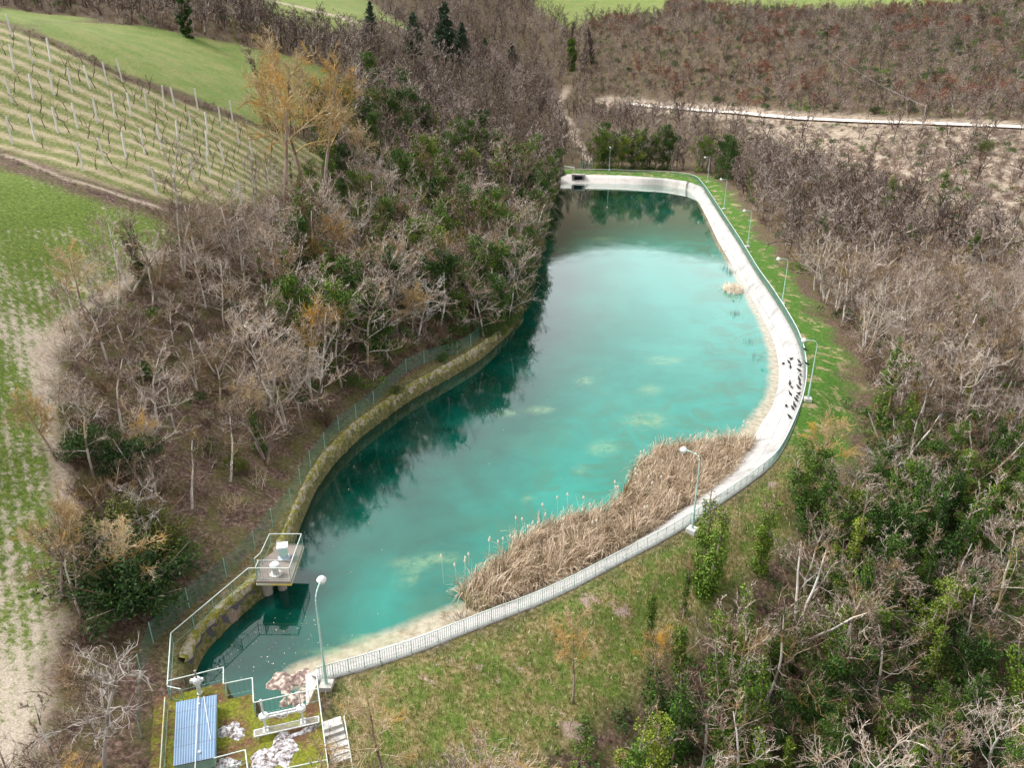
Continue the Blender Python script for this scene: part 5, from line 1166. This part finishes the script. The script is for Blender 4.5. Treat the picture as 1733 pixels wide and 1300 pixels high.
# ---------------------------------------------------------------- trees singled out in the photo
def at(px, py): x, y = G(px, py); return x, y
SPEC = [
 ('lichen','poplar_tree','tall poplar with amber crown, closest to the vineyard corner post',(482,350),2.1,1.15,0),
 ('lichen','poplar_tree','tall amber crowned poplar, second of the three beside the vineyard',(518,335),2.0,1.2,1),
 ('lichen','poplar_tree','tall amber crowned poplar, nearest the evergreens beside the vineyard',(552,330),2.1,1.15,0),
 ('pale','poplar_tree','white trunked tree with yellow twigs in front of the vineyard rows',(300,352),1.25,1.1,0),
 ('pale','leaning_tree','leaning ivy footed tree at the lower vineyard corner',(432,362),1.15,1.1,1),
 ('lichen','bare_tree','yellow twigged tree on the field path bend',(145,540),.85,1,1),
 ('lichen','bare_tree','yellow branched tree at the edge of the crop field beside the dark holm oak',(95,780),.7,1,0),
 ('lichen','bare_tree','orange lichened tree behind the juniper thicket',(105,1010),.8,1,1),
 ('lichen','orange_tree','orange lichened tree rising from the dam grass beside the last birds',(1372,830),.85,1,0),
 ('lichen','orange_tree','low orange lichened tree on the dam slope among ivy stems',(1100,1140),.45,1,1),
 ('lichen','orange_tree','thin lichened tree with forked crown on the dam grass',(968,1190),.62,1.2,0),
 ('lichen','fallen_tree','orange lichened tree leaning over the concrete steps',(650,1330),.7,1,1),
 ('pale','bare_tree','tall grey tree standing in the rough between crop field and hatch house',(175,1300),1.15,1,0),
 ('bare','bare_tree','brown tree with spreading crown beside the hatch house railing',(195,1240),.8,1,2),
 ('pale','bare_tree','small pale forked tree on the litter slope beside the holm oak',(262,745),.6,1,1),
 ('ivycol','ivy_tree','tall ivy column in front of the reed bed lamp',(1190,1000),1.12,1.0,0),
 ('ivycol','ivy_tree','ivy column leaning beside the lamp column tree',(1214,975),.85,1.0,1),
 ('ivycol','ivy_tree','very thin ivy stem between the slender stem and the tall ivy column',(1156,1040),.55,1.25,1),
 ('ivycol','ivy_tree','dark ivy column rising behind the orange lichened tree',(1385,930),1.1,1.1,0),
 ('ivycol','ivy_tree','slender ivy clad stem on the dam grass below the reeds',(1100,1080),.72,1.0,1),
 ('ivycol','ivy_tree','ivy covered tree on the grass between lamp and tangled wood',(1285,965),.95,1.0,2),
 ('ivycol','ivy_tree','bright ivy pillar at the lower edge of the dam grass',(1150,1160),.95,1.0,1),
 ('ivybig','ivy_tree','broad ivy mass beneath the bright ivy pillar',(1140,1260),.95,.9,3),
 ('ivybig','ivy_tree','ivy wrapped tree on the wood edge behind the orange tree',(1370,900),1.0,1.0,1),
 ('ivybig','ivy_tree','big ivy dome tree deep in the tangled wood',(1470,960),1.2,1.0,3),
 ('ivybig','ivy_tree','dark ivy tree among the pines above the stone wall',(755,385),1.35,1.0,3),
 ('ivybig','ivy_tree','twin headed ivy tree below the amber poplars',(600,330),1.3,1.0,3),
 ('ivybig','ivy_tree','dark ivy tree between poplars and pale ivy tree',(625,390),1.15,1.0,1),
 ('ivybigl','ivy_tree','yellow green ivy tree in the middle of the wood',(710,410),1.25,1.0,2),
 ('ivy','ivy_tree','slanting ivy stem next to the yellow green ivy tree',(665,380),1.0,1.0,0),
 ('ivybig','ivy_tree','ivy tree standing alone high in the purple wood',(735,240),1.35,1.0,0),
 ('ivybig','ivy_tree','rounded ivy tree at the foot of the tallest poplar',(510,410),1.15,.8,3),
 ('ivybig','ivy_tree','ivy tree at the shore where the stone wall ends',(870,500),1.05,1.0,3),
 ('ivybig','ivy_tree','ivy tree hanging over the pond beyond the wall end',(855,430),1.15,1.0,1),
 ('ivybig','ivy_tree','grey green ivy tree above the pond bend',(840,410),1.3,1.0,1),
 ('shrub','holm_oak','big dark holm oak at the crop field edge',(215,800),1.6,.95,0),
 ('shrub','holm_oak','second dark holm oak joined to the field edge one',(160,780),1.35,1.0,1),
 ('olive','evergreen_shrub','yellowish evergreen at the field path above the holm oaks',(125,720),.9,1,1),
 ('shrub','holm_oak','dark round holm oak below the rounded ivy tree',(470,460),1.45,.95,2),
 ('shrub','holm_oak','small dark holm oak on the litter slope',(250,640),.6,1,0),
 ('juniper','juniper','large feathery juniper above the mesh fence',(225,1020),1.75,1,0),
 ('juniper','juniper','olive feathery juniper behind the large juniper',(190,935),1.5,1,1),
 ('juniper','juniper','small juniper on the litter slope beside the large juniper',(262,945),1.2,1,1),
 ('olive','evergreen_shrub','yellow leafed bush on the litter slope near the mesh fence',(400,800),.85,1,0),
 ('olive','evergreen_shrub','green bush beside the yellow leafed bush',(360,775),.8,1,2),
 ('olive','evergreen_shrub','ivy bush hanging over the stone wall',(673,668),.55,1,0),
 ('shrub','evergreen_shrub','grey green bush on top of the stone wall between fence posts',(752,612),.5,1,1),
 ('olive','evergreen_shrub','olive bush leaning over the water at the end of the wall',(862,560),.95,.9,2),
 ('olive','evergreen_shrub','olive shrub overhanging the far wooded shore',(925,345),1.3,1.1,0),
 ('olive','evergreen_shrub','rust and olive shrub at the corner beside the far sluice',(935,325),1.1,1.1,1),
 ('shrub','evergreen_shrub','rounded evergreen at the shore above the overhanging ivy trees',(880,470),1.0,1,0),
 ('conifer','conifer','tallest dark spruce on the back slope',(755,112),1.75,1,0),
 ('conifer','conifer','dark spruce joined to the tallest spruce',(780,112),1.3,1,0),
 ('conifer','conifer','spruce at the tip of the upper left field stripe',(628,78),1.1,1,1),
 ('conifer','conifer','broad pine between spruces on the back slope',(702,100),1.35,.9,0),
 ('conifer','conifer','pine on the back slope right of the tallest spruce',(822,112),1.25,.9,0),
 ('conifer','conifer','isolated dark pine nearest the poplars on the back slope',(865,116),1.25,.85,0),
 ('poplar','poplar_tree','columnar poplar with ivy covered base on the skyline side of the gully',(967,118),1.5,1,0),
 ('poplar','poplar_tree','slim bare poplar beside the ivy based poplar',(990,120),1.35,1,1),
 ('poplar','poplar_tree','second slim bare poplar furthest from the ivy based poplar',(1003,118),1.3,1,1),
 ('poplar','poplar_tree','ivy wrapped poplar at the top of the green meadow',(318,62),1.0,.8,0),
 ('olive','evergreen_shrub','bright yellow green bush on the pale slope below the track',(1662,262),1.6,1,1),
 ('bare','bare_tree','bare crooked tree on the pale slope below the track',(1530,270),1.3,1,0),
]
for kd, nm, lb, (px, py), s, zs, var in SPEC:
    x, y = at(px, py); cat = 'shrub' if kd in ('shrub', 'olive', 'juniper') else 'tree'; plant(kd, nm, lb, cat, x, y, s, None, var=var, zs=zs, tilt=R(random.uniform(-4, 4)))
# ivy row behind the far wall
for i, (px, s, v) in enumerate([(1014,1.2,3),(1022,1.15,1),(1030,1.1,3),(1046,1.0,3),(1056,1.05,2),(1068,1.0,3),(1078,1.05,2),(1090,1.0,1),(1098,1.0,3),(1110,1.0,2),(1122,1.05,3),(1132,1.1,1),(1186,1.05,0),(1222,1.2,3),(1232,1.0,1)]):
    x, y = P(px, 286 if px < 1150 else 290 + (px - 1180) * .35, 2.0); plant('ivybig' if i % 3 else 'ivybigl', 'ivy_tree', 'ivy clad tree in the screen behind the far wall' if px < 1150 else ('narrow ivy tree behind the far railing bend' if px == 1186 else 'ivy clad tree of the pair beyond the far bend lamps'), 'tree', x, y + 1, s * 1.55, 'ivy screen behind the far wall' if px < 1150 else 'ivy trees beyond the far bend', var=v)
# growth hanging over the far wooded shore
sh_l = resample(wall_line, 2.6); kk = 0
for q_ in sh_l:
    if q_[1] < 96: continue
    kk += 1; dirw = np.array([-1.0, .25]); p_ = q_ + dirw * rr.uniform(.1, 1.3); kd = ['ivybig', 'olive', 'shrub', 'bare', 'ivybig', 'shrub', 'ivybig'][kk % 7]
    nm = {'ivybig': 'ivy_tree', 'olive': 'evergreen_shrub', 'shrub': 'evergreen_shrub', 'bare': 'bare_tree', 'lichen': 'bare_tree'}[kd]
    plant(kd, nm, {'ivybig': 'ivy clad tree overhanging the pond along the far wooded shore', 'olive': 'olive green shrub overhanging the pond along the far wooded shore', 'shrub': 'dark evergreen shrub overhanging the pond along the far wooded shore', 'bare': 'leafless tree overhanging the pond along the far wooded shore', 'lichen': 'yellow twigged tree overhanging the pond along the far wooded shore'}[kd], 'shrub' if kd in ('olive', 'shrub') else 'tree', p_[0], p_[1], rr.uniform(.85, 1.2), 'growth along the far wooded shore: ' + nm + ' ' + kd, z=1.6, tilt=0)
# mid shrubs sprinkled in the woods
nshr = 0
for i in near:
    x, y = Q[i]; px, py = pxg[i], pyg[i]
    if nshr > 110: break
    if 250 < py and rr.rand() < (.16 if (px > 1000 and py > 650) or 500 < px < 950 else .03):
        nshr += 1; plant('shrub' if rr.rand() < .6 else 'olive', 'evergreen_shrub', 'low evergreen shrub ' + region(x, y, px, py), 'shrub', x + 1.2, y + .8, rr.uniform(.45, .95), 'evergreen shrubs ' + region(x, y, px, py))
# leaves and bits drifting on the water
rs = np.random.RandomState(77); fq = np.vstack([sample_poly(water_poly, 500, rs), sample_poly(PL([(345,1140),(430,1050),(540,1020),(560,1100),(500,1150),(430,1160)], 0), 90, rs)]); fq = fq[(sdist(fq[:, 0], fq[:, 1], water_poly) > .8)]
fq = fq[(rs.rand(len(fq)) < np.clip(1.3 - dist(fq[:, 0], fq[:, 1], wall_line) / 14, .12, 1))]; a_ = rs.rand(len(fq)) * 6.28; sz = rs.uniform(.012, .045, len(fq)); ln_ = rs.uniform(1, 2.2, len(fq))
ca, sa_ = np.cos(a_) * sz, np.sin(a_) * sz; zz = np.full(len(fq), .012); X_, Y_ = fq[:, 0], fq[:, 1]
V = np.stack([np.stack([X_ - ca * ln_, Y_ - sa_ * ln_, zz], 1), np.stack([X_ + sa_ * .7, Y_ - ca * .7, zz], 1), np.stack([X_ + ca * ln_, Y_ + sa_ * ln_, zz], 1), np.stack([X_ - sa_ * .7, Y_ + ca * .7, zz], 1)], 1).reshape(-1, 3)
tag(link_mesh('floating_leaves', V, np.arange(len(V)).reshape(-1, 4), M['reed']), 'pale leaves and bits of reed drifting on the pond', 'leaves', kind='stuff')
# brush heaps in the water edge
x, y = P(778, 1045, .2); rsb = np.random.RandomState(8); s = []
for k in range(90): a_ = rsb.randn(3) * np.array([.55, .25, .05]); a_[2] = abs(a_[2]); d = nrm(rsb.randn(3) + np.array([-.3, .3, .5])); s.append((a_, a_ + d * rsb.uniform(.3, .9), .012, .006))
V, F = tubes(s, 3); o = link_mesh('brush_heap', V, F, M['bark']); o.location = (x, y, .1); tag(o, 'heap of drowned twigs at the waterline below the reed bed', 'twig heap')
# overhead cable
p0 = np.array([*G(1400, 112), 0]); p1 = np.array([*G(1560, 215), 0]); p0[2] = H1(p0[0], p0[1]) + 6; p1[2] = H1(p1[0], p1[1]) + 6
pts = [p0 + (p1 - p0) * t_ - np.array([0, 0, 6 * t_ * (1 - t_)]) for t_ in np.linspace(0, 1, 14)]; V, F = tubes([(a_, b_, .028, .028) for a_, b_ in zip(pts[:-1], pts[1:])], 4)
cbo = thing('power_line', 'thin overhead line crossing down the hillside to the track', 'power line'); link_mesh('cable', V, F, M['cable'], cbo)
for p in (p0, p1): MB().bar((p[0], p[1], p[2] - 6.5), (p[0], p[1], p[2] + .2), .12, 6).build('pole', M['bark_pale'], cbo)
# grass tufts on the dam and bank
rs = np.random.RandomState(31); gq = sample_poly(Z_damg, 9000, rs); gz = height(gq[:, 0], gq[:, 1]); o_ok = sdist(gq[:, 0], gq[:, 1], outer) < -.6; gp = np.column_stack([gq, gz])[o_ok]
blades('grass', gp, rs, .12, .38, .02, .6, M['olive'], 2, .5, 'rough tufted grass on the dam slope', 'grass', z0=-8)
gp2 = gp[rs.rand(len(gp)) < .4] + rs.randn(int((rs.rand(1) * 0 + 1)[0]) , 3) * 0; gp2 = gp2 + np.column_stack([rs.randn(len(gp2), 2) * .3, np.zeros(len(gp2))])
blades('dry_grass', gp2, rs, .12, .4, .02, .8, M['reed'], 2, .5, 'dry straw coloured grass on the dam slope', 'grass', z0=-8)
print('objects', len(bpy.data.objects))
